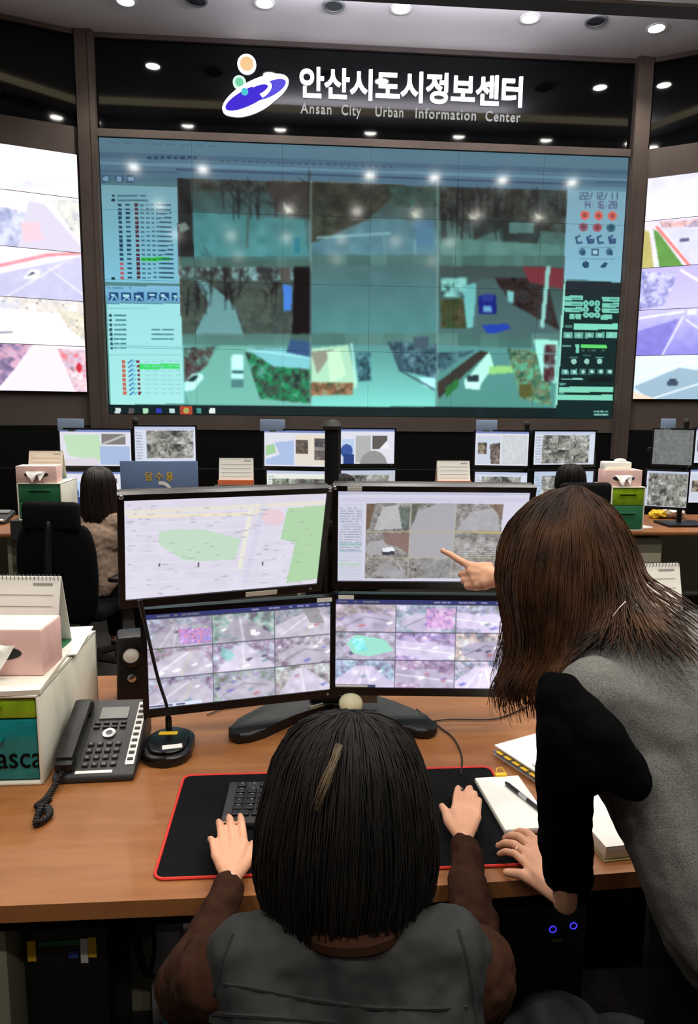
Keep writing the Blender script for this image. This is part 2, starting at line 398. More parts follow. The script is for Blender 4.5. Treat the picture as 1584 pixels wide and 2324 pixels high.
# downlights: a regular grid in the ceiling
def downlight(x, y, label, big=True, lamp=True):
    t = thing('ceiling_downlight', (x, y, CEIL), label, 'light', 'ceiling downlights')
    part('trim_ring', B().lathe([(.085, 0), (.105, -.004), (.105, -.012), (.082, -.014), (.08, -.004)], 24), 'white', t)
    part('lens', B().lathe([(.078, -.008), (.08, -.014), (.04, -.018), (.001, -.019)], 24), 'lens', t)
    if lamp:
        l = bpy.data.lights.new('downlight', 'SPOT'); l.energy = SPOT_W; l.color = SPOT_COL; l.spot_size = R(120); l.spot_blend = .6; l.shadow_soft_size = .07
        o = bpy.data.objects.new('downlight_lamp', l); COL.objects.link(o); o.parent = t; o.location = (0, 0, -.03)
    return t
ords = ['leftmost', 'second from the left', 'middle', 'second from the right', 'rightmost']
for k, (px, py) in enumerate(((285, 0), (600, 5), (910, 18), (1203, 40), (1490, 62))):
    p = atz(px, py, CEIL); downlight(p.x, p.y, f'round white ceiling downlight, {ords[k]} of the five visible above the sign')
for y, xs in ((6.0, (-2.82, -1.52, -.21, 1.09, 2.39, 3.70, 4.99)), (4.1, (-2.69, -1.55, 1.28, 2.40, 3.60, 4.84)), (1.83, (-2.7, -.13, 1.25, 2.47, 3.72, 5.02)), (-.6, (-2.8, -1.5, -.2, 1.1, 2.4, 3.7)), (-2.8, (-1.5, 1.1, 3.7))):
    for x in xs:
        rowname = {6.0: 'along the bottom of the black fascia', 4.1: 'in the top strip of the big screen', 1.83: 'among the upper camera views of the big screen'}.get(y)
        downlight(x, y, f'mirrored ceiling downlight glint {rowname}' if rowname else 'round ceiling downlight over the front desk behind the viewer')
for k, (px, py) in enumerate(((445, -2), (757, 10), (1353, 45))):
    p = atz(px, py, CEIL)
    t = thing('ceiling_speaker', (p.x, p.y, CEIL), 'round dark grille in the ceiling, ' + ('left one' if k == 0 else 'middle one, directly above the sign' if k == 1 else 'right one between the two rightmost downlights'), 'ceiling speaker', 'dark round ceiling grilles')
    part('rim', B().lathe([(.095, 0), (.115, -.005), (.112, -.02), (.09, -.022), (.088, -.006)], 24), 'grey', t)
    part('grille', B().lathe([(.09, -.006), (.085, -.016), (.03, -.024), (.001, -.025)], 24), 'char', t)

# ---------------------------------------------------------------- the big video wall
CW, CH = 600, 300
def wall_mp(px, py):
    p = aty(px, py, WALL_Y); return ((p.x-X0)/(X1-X0)*CW, (ZT-p.z)/(ZT-ZB)*CH)
P = Pic(CW, CH, wall_mp, (70, 105, 115), 7)
full = [(200, 280), (1460, 330), (1460, 980), (200, 960)]
P.grad(full, (70, 104, 118), (96, 160, 150))
# top toolbar
P.grad([(215, 300), (1440, 350), (1440, 440), (215, 410)], (84, 120, 136), (72, 104, 124))
P.poly([(222, 345), (1435, 388), (1435, 398), (222, 357)], (58, 86, 112), .6); P.poly([(222, 366), (1435, 405), (1435, 412), (222, 374)], (100, 140, 164), .7)
P.line([(400, 385), (1290, 418)], (46, 66, 100), 2.2, .8); P.line([(228, 388), (405, 392)], (60, 84, 110), 1.2)
for x in range(250, 500, 32): P.line([(x, 323+(x-230)*.04), (x+20, 324+(x-230)*.04)], (60, 85, 100), 1.2, .6)
for x in range(334, 440, 15): P.rect(x, 355, x+9, 362, (36, 62, 86))
for x in range(500, 900, 16): P.rect(x, 363+(x-500)*.035, x+7, 369+(x-500)*.035, (56, 80, 100), .8)
for x in (232, 262, 288): P.rect(x, 398, x+18, 414, (50, 74, 100)); P.rect(x+3, 401, x+15, 411, (110, 150, 175))
# left list panel
P.grad([(230, 420), (402, 424), (412, 645), (240, 640)], (112, 160, 172), (128, 196, 220))
for i in range(19):
    y = 444+i*10.3; x = 270+i*.35
    if i < 2: P.rect(254, y-3, 262, y+3, (20, 40, 50)); P.dashes(268, y-1, 335, y+1, 1, (50, 84, 100), .8, .9, 1.6); continue
    P.rect(x-3, y-3.5, x+6, y+3.5, (170, 90, 100) if i > 14 else (28, 66, 92)); P.rect(x+14, y-3, x+24, y+2, (30, 72, 96))
    P.rect(x+34, y-3.5, x+43, y+3.5, (80, 44, 56))
    if i == 14: P.rect(x+45, y-4.5, 386, y+4, (50, 190, 70))
    for q in range(6): P.rect(x+47+q*12, y-2, x+55+q*12, y+2, (50, 92, 112) if i != 14 else (30, 120, 50), .8)
    P.rect(x+90, y-2, x+118, y+2, (44, 84, 104), .9)
P.rect(254, 628, 262, 634, (20, 40, 50))
# blue icon bar
P.grad([(240, 650), (408, 650), (410, 688), (243, 688)], (130, 190, 220), (100, 160, 200)); P.dashes(246, 652, 300, 656, 1, (50, 90, 130))
for i, x in enumerate((248, 276, 304, 334, 362, 390)):
    P.rect(x, 664, x+(22 if i < 5 else 12), 683, (30, 74, 124)); P.rect(x+4, 667+(i % 3)*2, x+12+(i % 2)*5, 672+(i % 3)*2, (170, 220, 235)); P.line([(x+5, 682), (x+12, 670+(i*5) % 8), (x+19, 681)], (150, 210, 230), 1.4)
# lower left list
P.grad([(243, 690), (411, 690), (417, 915), (252, 918)], (160, 228, 232), (170, 240, 236))
P.line([(246, 700), (335, 700)], (130, 190, 205), 1); P.line([(248, 783), (412, 788)], (130, 196, 206), 1); P.line([(249, 806), (412, 806)], (140, 205, 212), 1)
for i in range(8):
    y = 716+i*10.6; P.disc(251+i*.5, y, 4, (40, 90, 104)); P.dashes(260, y-1, 286, y+1, 1, (60, 120, 130), .9, .9, 1.5)
    if 3 <= i <= 5: P.dashes(345, y-1, 393, y+1, 1, (60, 120, 130), .8, .95, 1.5)
P.rect(316, 826, 408, 838, (64, 226, 110))
for i in range(8):
    y = 821+i*10.2; x = 276+i*.5
    P.rect(x, y-4, x+9, y+4, (196, 110, 90)); P.line([(x+16, y+3), (x+24, y-3)], (40, 110, 190), 1.6); P.line([(x+26, y+2), (x+31, y-2)], (90, 190, 220), 1.4); P.rect(x+34, y-3.5, x+41, y+3, (120, 60, 80))
    for q in range(5): P.rect(x+52+q*17, y-1, x+64+q*17, y+1, (150, 212, 214))
# camera views -----------------------------------------------------------
brn = [(70, 66, 58), (92, 84, 74), (58, 60, 54), (110, 112, 104), (80, 92, 88)]
def trees(x0, y0, x1, y1, n, c=(36, 40, 38)):
    for i in range(n):
        x = P.rng.uniform(x0, x1); y = P.rng.uniform(y0+.5*(y1-y0), y1); h = P.rng.uniform(.35, .8)*(y1-y0); P.line([(x, y), (x+P.rng.uniform(-6, 6), y-h)], c, P.rng.uniform(.8, 1.8), .8)
        for k in range(4):
            s = P.rng.uniform(.3, .9); P.line([(x, y-h*s), (x+P.rng.uniform(-26, 26), y-h*s-P.rng.uniform(6, 30))], c, .9, .6)
# row 1
A = [(401, 404), (706, 412), (706, 590), (404, 588)]
P.grad(A, (84, 92, 88), (104, 150, 150)); P.poly([(401, 404), (432, 406), (440, 590), (404, 590)], (52, 54, 54)); P.noise([(432, 405), (706, 412), (706, 440), (432, 432)], brn, 2, .9)
P.poly([(600, 412), (706, 412), (706, 500), (625, 480)], (84, 72, 66), .8); P.poly([(436, 480), (690, 500), (700, 590), (440, 590)], (104, 158, 158), .75); P.fog(A, 7, 8)
trees(500, 412, 700, 500, 10); P.line([(566, 430), (560, 560)], (96, 100, 90), 2.2, .8); P.poly([(640, 455), (668, 482), (650, 484)], (190, 180, 160), .9); P.rect(668, 540, 682, 575, (60, 140, 155)); P.poly([(404, 510), (420, 505), (430, 520), (408, 530)], (150, 150, 140))  # the pale triangle is a downlight reflection painted into this view
A = [(706, 412), (996, 424), (996, 596), (706, 590)]
P.grad(A, (92, 96, 86), (112, 146, 152)); P.noise([(706, 412), (920, 420), (800, 530), (706, 550)], [(64, 62, 50), (84, 76, 60), (56, 66, 56), (96, 92, 74)], 3, .9); P.noise([(880, 420), (996, 424), (996, 470), (900, 470)], [(60, 84, 72), (70, 98, 86), (84, 92, 84), (60, 120, 100)], 3, .8)
P.poly([(706, 555), (830, 500), (900, 495), (990, 520), (990, 596), (706, 596)], (120, 152, 162), .8); P.fog(A, 7, 9)
P.line([(720, 540), (885, 530)], (176, 200, 204), 2.4, .9); P.poly([(940, 500), (985, 500), (985, 560), (945, 560)], (112, 142, 172), .7); P.line([(870, 530), (875, 590)], (150, 170, 170), 1.2); P.line([(942, 585), (942, 545)], (170, 190, 190), 1.4)
A = [(996, 424), (1288, 432), (1280, 605), (996, 598)]
P.grad(A, (86, 92, 86), (112, 142, 134)); P.noise([(996, 424), (1288, 432), (1286, 530), (996, 500)], brn, 2, .85); trees(1000, 426, 1280, 550, 26); P.poly([(1070, 492), (1230, 500), (1218, 555), (1140, 552), (1140, 520), (1075, 545)], (64, 70, 66), .9); P.rect(1155, 505, 1210, 530, (116, 142, 136)); P.poly([(1000, 540), (1270, 556), (1275, 604), (1000, 600)], (120, 152, 142), .8); P.fog(A, 6, 8)
for p in ((1070, 490), (1222, 490), (943, 487)): P.poly([(p[0]-10, p[1]-8), (p[0]+16, p[1]+6), (p[0]-4, p[1]+8)], (206, 190, 160), .7)  # warm pale patches: downlight reflections painted into the screen picture
# row 2
A = [(404, 588), (706, 592), (706, 775), (412, 765)]
P.grad(A, (92, 98, 92), (92, 120, 116)); P.noise([(404, 600), (706, 608), (706, 640), (404, 630)], [(60, 58, 56), (150, 176, 176), (110, 108, 100), (70, 66, 62), (190, 210, 210)], 2, .9)
P.noise([(406, 635), (706, 640), (706, 770), (412, 765)], [(82, 82, 74), (96, 94, 84), (74, 80, 76), (106, 104, 92)], 3, .8); P.poly([(440, 630), (470, 640), (530, 690), (555, 765), (440, 765), (475, 690)], (136, 166, 166), .9); trees(412, 610, 650, 720, 16, (34, 32, 32)); P.poly([(632, 590), (660, 592), (660, 640), (636, 640)], (112, 100, 92)); P.poly([(668, 605), (706, 598), (706, 762), (664, 758)], (28, 26, 26)); P.poly([(642, 645), (664, 650), (662, 706), (644, 706)], (96, 140, 216))
A = [(706, 592), (996, 598), (993, 775), (706, 772)]
P.grad(A, (104, 126, 126), (104, 148, 144)); P.fog(A, 3, 14)
A = [(996, 598), (1282, 606), (1270, 770), (994, 768)]
P.grad(A, (86, 94, 90), (98, 124, 120)); P.noise([(1000, 630), (1060, 630), (1060, 675), (1000, 675)], [(200, 236, 226), (40, 50, 46), (150, 200, 190)], 4); P.noise([(1000, 680), (1050, 680), (1060, 745), (1000, 745)], [(90, 84, 60), (70, 90, 56), (112, 92, 70)], 3); P.poly([(1050, 650), (1080, 640), (1085, 740), (1060, 745)], (150, 212, 208), .8)
P.poly([(1085, 632), (1140, 632), (1275, 745), (1270, 770), (1070, 770)], (96, 112, 112), .9); P.noise([(1120, 628), (1240, 632), (1270, 750), (1160, 690)], [(44, 40, 40), (80, 60, 56), (60, 70, 70), (110, 60, 56)], 3); P.poly([(1185, 605), (1280, 608), (1276, 655), (1200, 640)], (150, 70, 76)); P.poly([(1240, 602), (1250, 602), (1235, 745), (1226, 742)], (176, 212, 200))
P.rect(1086, 672, 1126, 712, (36, 50, 130)); P.rect(1094, 668, 1120, 684, (60, 74, 150)); P.rect(1096, 695, 1116, 708, (130, 170, 200)); P.poly([(1092, 738), (1150, 735), (1160, 745), (1110, 760)], (50, 80, 176)); P.poly([(1150, 660), (1165, 662), (1165, 690), (1152, 684)], (150, 200, 195))
# soft blocky bands between the rows
for x0, x1, y0, y1 in ((404, 704, 582, 606), (706, 994, 578, 602), (996, 1284, 580, 604), (412, 704, 757, 784), (706, 992, 756, 786), (994, 1270, 757, 790)):
    x = x0
    while x < x1:
        w = P.rng.uniform(20, 60); b = P.rng.uniform(-14, 14); P.rect(x, y0, min(x+w, x1), y1, (104+b, 128+b, 120+b), .85); x += w
# row 3
A = [(414, 782), (706, 784), (706, 922), (417, 916)]
P.grad(A, (120, 160, 150), (120, 160, 150)); P.poly([(500, 784), (575, 784), (706, 922), (430, 922), (420, 890)], (134, 176, 162)); P.noise([(416, 790), (490, 785), (470, 830), (418, 872)], [(60, 58, 56), (90, 110, 100), (110, 70, 70), (140, 160, 150)], 2)
P.noise([(556, 800), (706, 830), (706, 915), (590, 905)], [(36, 56, 52), (60, 110, 84), (120, 160, 150), (90, 80, 74), (40, 150, 90)], 2); P.poly([(560, 793), (640, 790), (704, 812), (704, 838), (620, 832)], (150, 196, 200)); P.line([(560, 794), (704, 812)], (206, 236, 236), 1.6); P.poly([(660, 770), (706, 775), (706, 812), (650, 800)], (72, 96, 130))
P.poly([(418, 870), (436, 848), (460, 848), (462, 858), (440, 884), (419, 888)], (216, 240, 232)); P.poly([(424, 866), (438, 852), (452, 852), (440, 866)], (40, 60, 60)); P.rect(524, 810, 552, 860, (206, 232, 224)); P.rect(528, 806, 552, 836, (226, 248, 240)); P.rect(526, 842, 552, 847, (60, 90, 90)); P.rect(526, 862, 552, 880, (96, 130, 126))
A = [(706, 782), (992, 784), (988, 924), (706, 922)]
P.grad(A, (110, 150, 146), (146, 204, 190)); P.poly([(706, 790), (790, 782), (810, 880), (706, 900)], (200, 214, 184)); P.poly([(706, 800), (760, 792), (720, 850)], (170, 150, 132)); P.poly([(742, 800), (770, 790), (785, 850), (750, 870)], (226, 230, 196)); P.noise([(706, 868), (800, 868), (800, 895), (706, 898)], [(120, 90, 70), (170, 160, 130), (90, 90, 70), (190, 120, 90)], 2)
P.line([(797, 780), (808, 870)], (210, 236, 220), 2); P.noise([(806, 800), (842, 800), (842, 866), (812, 866)], [(60, 90, 96), (90, 130, 136), (40, 60, 66), (140, 180, 180)], 2); P.noise([(880, 775), (990, 780), (990, 860), (905, 840)], [(70, 90, 100), (96, 124, 130), (50, 70, 80), (130, 150, 160)], 2); P.rect(938, 764, 972, 790, (90, 100, 110)); P.poly([(950, 856), (988, 858), (986, 884), (962, 878)], (200, 226, 232)); P.line([(906, 840), (985, 884)], (60, 80, 84), 1.6)
A = [(992, 784), (1272, 790), (1262, 926), (988, 924)]
P.grad(A, (110, 150, 146), (96, 140, 130)); P.poly([(990, 870), (1090, 795), (1110, 800), (995, 905)], (74, 66, 60)); P.noise([(992, 800), (1080, 795), (992, 850)], [(80, 110, 116), (120, 150, 150), (60, 80, 90)], 2); P.poly([(1060, 860), (1110, 798), (1120, 830), (1085, 882)], (206, 236, 214)); P.poly([(1054, 860), (1090, 850), (1090, 884), (1056, 882)], (226, 244, 226)); P.rect(1060, 852, 1086, 866, (56, 70, 74)); P.poly([(1010, 880), (1040, 858), (1042, 876), (1010, 904)], (60, 120, 70))
P.poly([(1110, 832), (1160, 830), (1180, 845), (1110, 850)], (170, 204, 130)); P.noise([(1150, 790), (1250, 800), (1250, 920), (1180, 905)], [(70, 120, 100), (110, 170, 140), (60, 80, 70), (150, 120, 90), (110, 190, 150)], 2); P.rect(1178, 872, 1206, 900, (104, 96, 60)); P.poly([(1210, 770), (1268, 772), (1262, 870), (1232, 862)], (190, 232, 216)); P.rect(1238, 782, 1262, 800, (110, 50, 56)); P.rect(1236, 806, 1260, 826, (90, 60, 60)); P.rect(1234, 834, 1258, 866, (96, 44, 50)); P.noise([(1234, 784), (1262, 784), (1258, 866), (1234, 866)], [(190, 230, 220), (90, 50, 56), (60, 60, 60)], 3, .6)
mk = P.mask([(403, 404), (1288, 432), (1262, 926), (416, 920)]); P.a[mk] *= (np.array((.72, .88, .89))[None]*(.86+.34*P.yy[mk]/CH)[:, None]); mn = P.a[mk].mean(0); P.a[mk] = mn+(P.a[mk]-mn)*1.25
for x in (706, 993): P.line([(x, 412), (x-2, 924)], (150, 180, 176), 1)
P.poly([(1284, 600), (1289, 600), (1266, 926), (1258, 926)], (150, 226, 206))
# right side panel
P.grad([(1288, 424), (1430, 434), (1412, 640), (1280, 632)], (120, 160, 176), (134, 190, 212)); P.grad([(1286, 418), (1430, 424), (1430, 436), (1287, 432)], (80, 114, 136), (104, 146, 166))
P.dashes(1352, 412, 1420, 416, 1, (50, 80, 110), .8, .9, 1.4)
P.digits('22/12/11', 1316, 438, 11, 14, (70, 92, 120), 1.3); P.digits('14:16:28', 1322, 458, 10, 14, (86, 92, 130), 1.3)
for j in range(2):
    for i in range(3):
        x, y = 1327-j*3+i*31, 488+j*28+i*.8; c = ((206, 104, 96) if j == 0 else ((140, 90, 110), (160, 84, 96), (60, 104, 120))[i]); P.disc(x, y, 10.5, c); P.disc(x, y, 5, tuple(v*.75 for v in c))
for i, x in enumerate((1309, 1334, 1357, 1383)):
    P.line([(x+6, 536), (x-2, 540), (x+1, 552), (x+11, 551)], (50, 80, 116), 2.2)
    if i in (1, 3): P.rect(x, 542, x+14, 553, (50, 74, 116), .8)
for i, x in enumerate((1313, 1342, 1374)): P.disc(x+8, 572, 8, (70, 108, 140)); P.rect(x+6, 570, x+15, 579, (48, 80, 110))
P.rect(1341, 564, 1358, 581, (66, 100, 130)); P.rect(1345, 568, 1354, 577, (160, 210, 225)); P.disc(1329, 601, 8, (40, 74, 110)); P.poly([(1361, 606), (1372, 595), (1380, 598), (1372, 607)], (40, 74, 110))
for y in (561, 587): P.dashes(1314, y, 1394, y+2, 1, (90, 130, 156), .7, .8)
P.poly([(1285, 636), (1420, 642), (1400, 950), (1262, 945)], (12, 40, 40)); P.grad([(1284, 636), (1418, 642), (1412, 700), (1281, 690)], (34, 40, 50), (14, 44, 44))
mint = (120, 206, 184)
for k in range(3):
    P.rect(1281, 672+k*13, 1322, 682+k*13, mint); P.rect(1366, 675+k*13, 1407, 685+k*13, mint); P.line([(1298, 678+k*13), (1316, 678+k*13)], (60, 110, 110), 1); P.line([(1384, 680+k*13), (1400, 680+k*13)], (60, 110, 110), 1)
for u in (-1, 0, 1):
    for v in (-1, 0, 1):
        if u or v: P.disc(1342+u*13, 702+v*13, 6.5, mint); P.disc(1342+u*13, 702+v*13, 2.5, (70, 140, 130))
P.rect(1292, 713, 1304, 724, mint); P.rect(1306, 713, 1318, 724, mint); P.rect(1362, 715, 1388, 725, mint)
P.rect(1302, 735, 1402, 748, (130, 224, 196)); P.rect(1281, 738, 1298, 743, (70, 120, 110))
for k in range(5): P.rect(1279+k*24, 754, 1279+k*24+(20 if k < 4 else 27), 767, (104, 176, 160) if k < 4 else mint); P.disc(1289+k*24, 761, 4, (150, 214, 200))
P.rect(1276, 782, 1296, 787, (90, 150, 140)); P.rect(1306, 781, 1314, 800, mint); P.rect(1318, 782, 1376, 790, (96, 220, 110)); P.dashes(1318, 793, 1374, 797, 1, (120, 180, 160), .8, .7)
for k in range(3): P.disc(1302+k*29, 821, 6, (150, 210, 196)); P.line([(1294+k*29, 812-(k == 1)*5), (1310+k*29, 812-(k == 1)*5)], (100, 160, 150), 1.2)
for k in range(6): P.rect(1275+k*20, 838, 1290+k*20, 850, (90, 160, 160) if k < 2 else (60, 110, 104)); P.disc(1283+k*20, 844, 4, (170, 226, 214))
P.rect(1274, 859, 1322, 862, (140, 210, 196)); P.rect(1334, 856, 1390, 866, (6, 22, 22)); P.rect(1268, 878, 1391, 890, (130, 220, 190)); P.rect(1266, 896, 1390, 908, (130, 220, 190)); P.rect(1270, 870, 1284, 874, (90, 160, 146)); P.rect(1268, 890, 1280, 894, (90, 160, 146))
# task bar
P.poly([(245, 917), (1405, 928), (1400, 960), (245, 960)], (10, 32, 34)); P.poly([(1262, 926), (1400, 928), (1400, 960), (1262, 955)], (10, 40, 40))
for x, c in ((268, (214, 226, 226)), (298, (90, 84, 84)), (330, (176, 226, 190)), (360, (50, 60, 190)), (390, (190, 226, 226)), (452, (70, 150, 140)), (482, (226, 240, 236))): P.rect(x-6, 926, x+6, 937, c)
P.poly([(478, 925), (490, 931), (478, 938)], (236, 244, 240)); P.rect(408, 921, 436, 943, (176, 70, 50)); P.disc(422, 931, 6, (190, 180, 80)); P.disc(422, 931, 3, (90, 170, 110))
P.dashes(1348, 930, 1378, 944, 2, (150, 220, 206), .9, .9, 1.6)
P.blur([(403, 404), (1288, 432), (1262, 926), (416, 920)], 2)
vw = thing('video_wall', (XC, WALL_Y, ZB), 'huge teal tiled video wall showing nine camera views between icon side panels', 'video wall')
for r_ in range(4):
    for c_ in range(6):
        w, h = 6/6, 3/4
        me = P.mesh('display_tile', w-.0025, h-.0025, c_*100, r_*75, c_*100+100, r_*75+75)
        me.transform(Matrix.Translation((X0+(c_+.5)*w-XC, -.003, ZT-(r_+.5)*h-ZB))); link('display_tile', me, 'wallscr', vw)
part('seam_frame', B().box((0, .035, 1.5), (6.0, .068, 3.0)), mat('seam_teal', (30, 42, 46), .6), vw)

def wing_wall(m, sgn, x0, w, zs, pics, label, nm):
    for row in pics:
        for p in row: p.blur([(0, 0), (96, 0), (96, 56), (0, 56)], 1)
    t = thing(nm, (0, 0, 0), label, 'video wall'); t.matrix_world = m @ Matrix.Translation((sgn*(x0+w), 0.0, zs[-1]))
    for k in range(5):
        for c in range(2):
            h = zs[k]-zs[k+1]; me = pics[k][c].mesh('display_panel', w-.006, h-.006)
            me.transform(Matrix.Translation((sgn*(-w/2+c*w), -.004, (zs[k]+zs[k+1])/2-zs[-1]))); link('display_panel', me, 'wingscr', t)
    part('seam_frame', B().box((0, .022, (zs[0]-zs[-1])/2), (2*w, .042, zs[0]-zs[-1])), 'black', t)
def wing_pics(seed, tint):
    out = []
    for k in range(5):
        row = []
        for c in range(2):
            p = Pic(96, 56, None, (236, 230, 246), seed+k*2+c); q = [(0, 0), (96, 0), (96, 56), (0, 56)]
            p.street(0, 0, 96, 56, [1, 4, 2, 0, 1][(k+seed) % 5], tint, .7); p.poly(q, (255, 250, 255), .45); row.append(p)
        out.append(row)
    return out
def zz(*ys): return [CZ+(v-CZ)*8.36/8.2 for v in ys]
wp = wing_pics(20, (228, 220, 240))
q = [(0, 0), (96, 0), (96, 56), (0, 56)]
wp[0][0].grad(q, (250, 248, 255), (255, 244, 246)); wp[0][0].poly([(20, 56), (60, 30), (96, 40), (96, 56)], (226, 232, 250), .8)
wp[0][0].poly([(30, 56), (96, 20), (96, 30), (50, 56)], (255, 226, 226), .6); wp[0][0].fog(q, 8, 9)
wp[1][0].grad(q, (246, 240, 250), (226, 220, 240)); wp[1][0].noise([(0, 16), (40, 20), (40, 56), (0, 56)], [(150, 160, 200), (190, 196, 226), (220, 226, 246), (120, 136, 186)], 3, .8); wp[1][0].poly([(44, 8), (60, 10), (96, 50), (96, 56), (30, 56)], (214, 208, 226)); wp[1][0].noise([(66, 4), (96, 2), (96, 44), (84, 30)], [(240, 240, 240), (196, 196, 206), (226, 226, 216)], 3); wp[1][0].poly([(34, 32), (52, 28), (58, 46), (38, 50)], (246, 196, 206), .7)
wp[2][0].grad(q, (206, 204, 232), (196, 194, 226)); wp[2][0].poly([(0, 0), (96, 0), (96, 4), (0, 34)], (246, 240, 250)); wp[2][0].line([(0, 26), (60, 6), (96, 0)], (246, 150, 160), 4); wp[2][0].line([(16, 56), (80, 10)], (246, 246, 255), 1); wp[2][0].line([(60, 20), (96, 48)], (246, 246, 255), 1); wp[2][0].poly([(34, 34), (42, 24), (52, 24), (48, 34)], (250, 250, 255)); wp[2][0].poly([(38, 32), (43, 26), (48, 27)], (60, 70, 90)); wp[2][0].fog(q, 4, 6)
wp[3][0].grad(q, (250, 246, 250), (255, 248, 240)); wp[3][0].noise([(0, 0), (96, 0), (96, 18), (0, 14)], [(226, 216, 206), (250, 246, 246), (200, 206, 226)], 3); wp[3][0].noise([(66, 10), (96, 16), (96, 50), (76, 30)], [(214, 206, 186), (250, 244, 226), (190, 196, 210)], 3); wp[3][0].line([(0, 44), (20, 42)], (120, 130, 150), 2); wp[3][0].fog(q, 5, 6)
wp[4][0].grad(q, (244, 228, 246), (250, 240, 255)); wp[4][0].noise([(0, 0), (40, 0), (20, 30), (0, 56)], [(150, 130, 170), (206, 190, 220), (110, 96, 130), (226, 170, 190)], 3); wp[4][0].poly([(40, 6), (66, 4), (80, 56), (6, 56)], (236, 226, 246)); wp[4][0].noise([(66, 4), (96, 4), (96, 56), (82, 56)], [(246, 200, 206), (230, 120, 130), (250, 240, 246), (200, 190, 210)], 3); wp[4][0].disc(88, 26, 3, (200, 40, 60), 6)
wing_wall(WL, -1, .02, .93, zz(4.31, 3.864, 3.303, 2.792, 2.309, 1.813), wp, 'bright whitish video wall on the left wing, angled toward the room', 'side_video_wall')
wp = wing_pics(31, (214, 208, 240))
wp[0][0].grad(q, (220, 220, 246), (250, 240, 250)); wp[0][0].poly([(0, 40), (60, 0), (96, 0), (96, 50), (10, 56)], (255, 236, 240), .8); wp[0][0].fog(q, 6, 9)
wp[1][0].grad(q, (226, 220, 244), (236, 232, 250)); wp[1][0].poly([(0, 10), (6, 12), (14, 56), (0, 56)], (180, 170, 90), .9); wp[1][0].poly([(10, 10), (16, 14), (46, 56), (20, 56)], (96, 150, 70)); wp[1][0].line([(14, 8), (52, 56)], (240, 120, 110), 3); wp[1][0].poly([(20, 8), (96, 20), (96, 56), (54, 56)], (214, 214, 240)); wp[1][0].noise([(16, 2), (96, 4), (96, 14), (20, 10)], [(240, 180, 170), (230, 230, 246), (150, 150, 190)], 2); wp[1][0].rect(40, 24, 50, 28, (90, 90, 120)); wp[1][0].fog(q, 4, 6)
wp[2][0].grad(q, (190, 180, 236), (206, 200, 246)); wp[2][0].noise([(0, 4), (40, 10), (30, 50), (0, 56)], [(140, 140, 200), (210, 210, 250), (110, 116, 180), (230, 230, 250)], 3, .8); wp[2][0].line([(44, 6), (96, 46)], (240, 236, 255), 3); wp[2][0].poly([(60, 0), (96, 0), (96, 26)], (216, 180, 226), .8)
wp[3][0].grad(q, (200, 196, 246), (140, 136, 220)); wp[3][0].poly([(0, 26), (46, 12), (30, 56), (0, 56)], (126, 120, 210), .8); wp[3][0].line([(50, 10), (30, 56)], (246, 246, 255), 1.5); wp[3][0].line([(54, 14), (96, 48)], (246, 246, 255), 1.5); wp[3][0].line([(0, 10), (50, 4)], (246, 246, 255), 2); wp[3][0].rect(54, 2, 64, 8, (230, 230, 240)); wp[3][0].fog(q, 5, 5)
wp[4][0].grad(q, (226, 240, 250), (206, 226, 240)); wp[4][0].poly([(0, 40), (50, 16), (96, 24), (96, 56), (20, 56)], (136, 166, 186), .8); wp[4][0].line([(0, 30), (60, 10), (96, 14)], (240, 250, 255), 2); wp[4][0].line([(20, 56), (90, 30)], (240, 250, 255), 1.6); wp[4][0].poly([(0, 46), (30, 56), (0, 56)], (240, 214, 190)); wp[4][0].car(44, 34, 12, (60, 76, 96))
wing_wall(WR, 1, .02, .93, zz(4.277, 3.811, 3.294, 2.825, 2.308, 1.806), wp, 'bright lilac video wall on the right wing, angled toward the room', 'side_video_wall')

# ---------------------------------------------------------------- illuminated sign
SY = 8.426
def sxy(px, py): p = aty(px, py, SY); return p.x, p.z
def text_mesh(txt, ex, off=0.0, size=1.0, spacing=1.0):
    c = bpy.data.curves.new('lettering', 'FONT'); c.body = txt; c.size = size; c.extrude = ex; c.offset = off; c.space_character = spacing; c.resolution_u = 4
    o = bpy.data.objects.new('lettering', c); COL.objects.link(o); bpy.context.view_layer.update()
    me = bpy.data.meshes.new_from_object(o.evaluated_get(bpy.context.evaluated_depsgraph_get())); bpy.data.objects.remove(o); bpy.data.curves.remove(c); me.materials.clear(); return me
def bounds(me): return [(min(v.co[k] for v in me.vertices), max(v.co[k] for v in me.vertices)) for k in range(2)]
xa, za = sxy(680, 158); xb, zb = sxy(1188, 243); zl, _z = sxy(680, 222)[1], 0
sg = thing('illuminated_sign', (xa, SY, zl), 'glowing white Korean lettering with small English line below on black fascia', 'sign')
txt = '안산시도시정보센터'; rowm = text_mesh(txt, .02, .018); bx = bounds(rowm); adv = (bx[0][1]-bx[0][0])/8.93
sc = (xb-xa)/(bx[0][1]-bx[0][0]); scz = (sxy(680, 152)[1]-zl)/(bx[1][1]-bx[1][0])
for i, ch in enumerate(txt):
    me = text_mesh(ch, .02, .022)
    me.transform(Matrix.Translation(((i*adv-bx[0][0])*sc, 0, 0)) @ Matrix(((sc, 0, 0, 0), (0, 0, -1, 0), (0, scz, 0, -bx[1][0]*scz), (0, 0, 0, 1))))
    link('syllable', me, 'sign', sg)
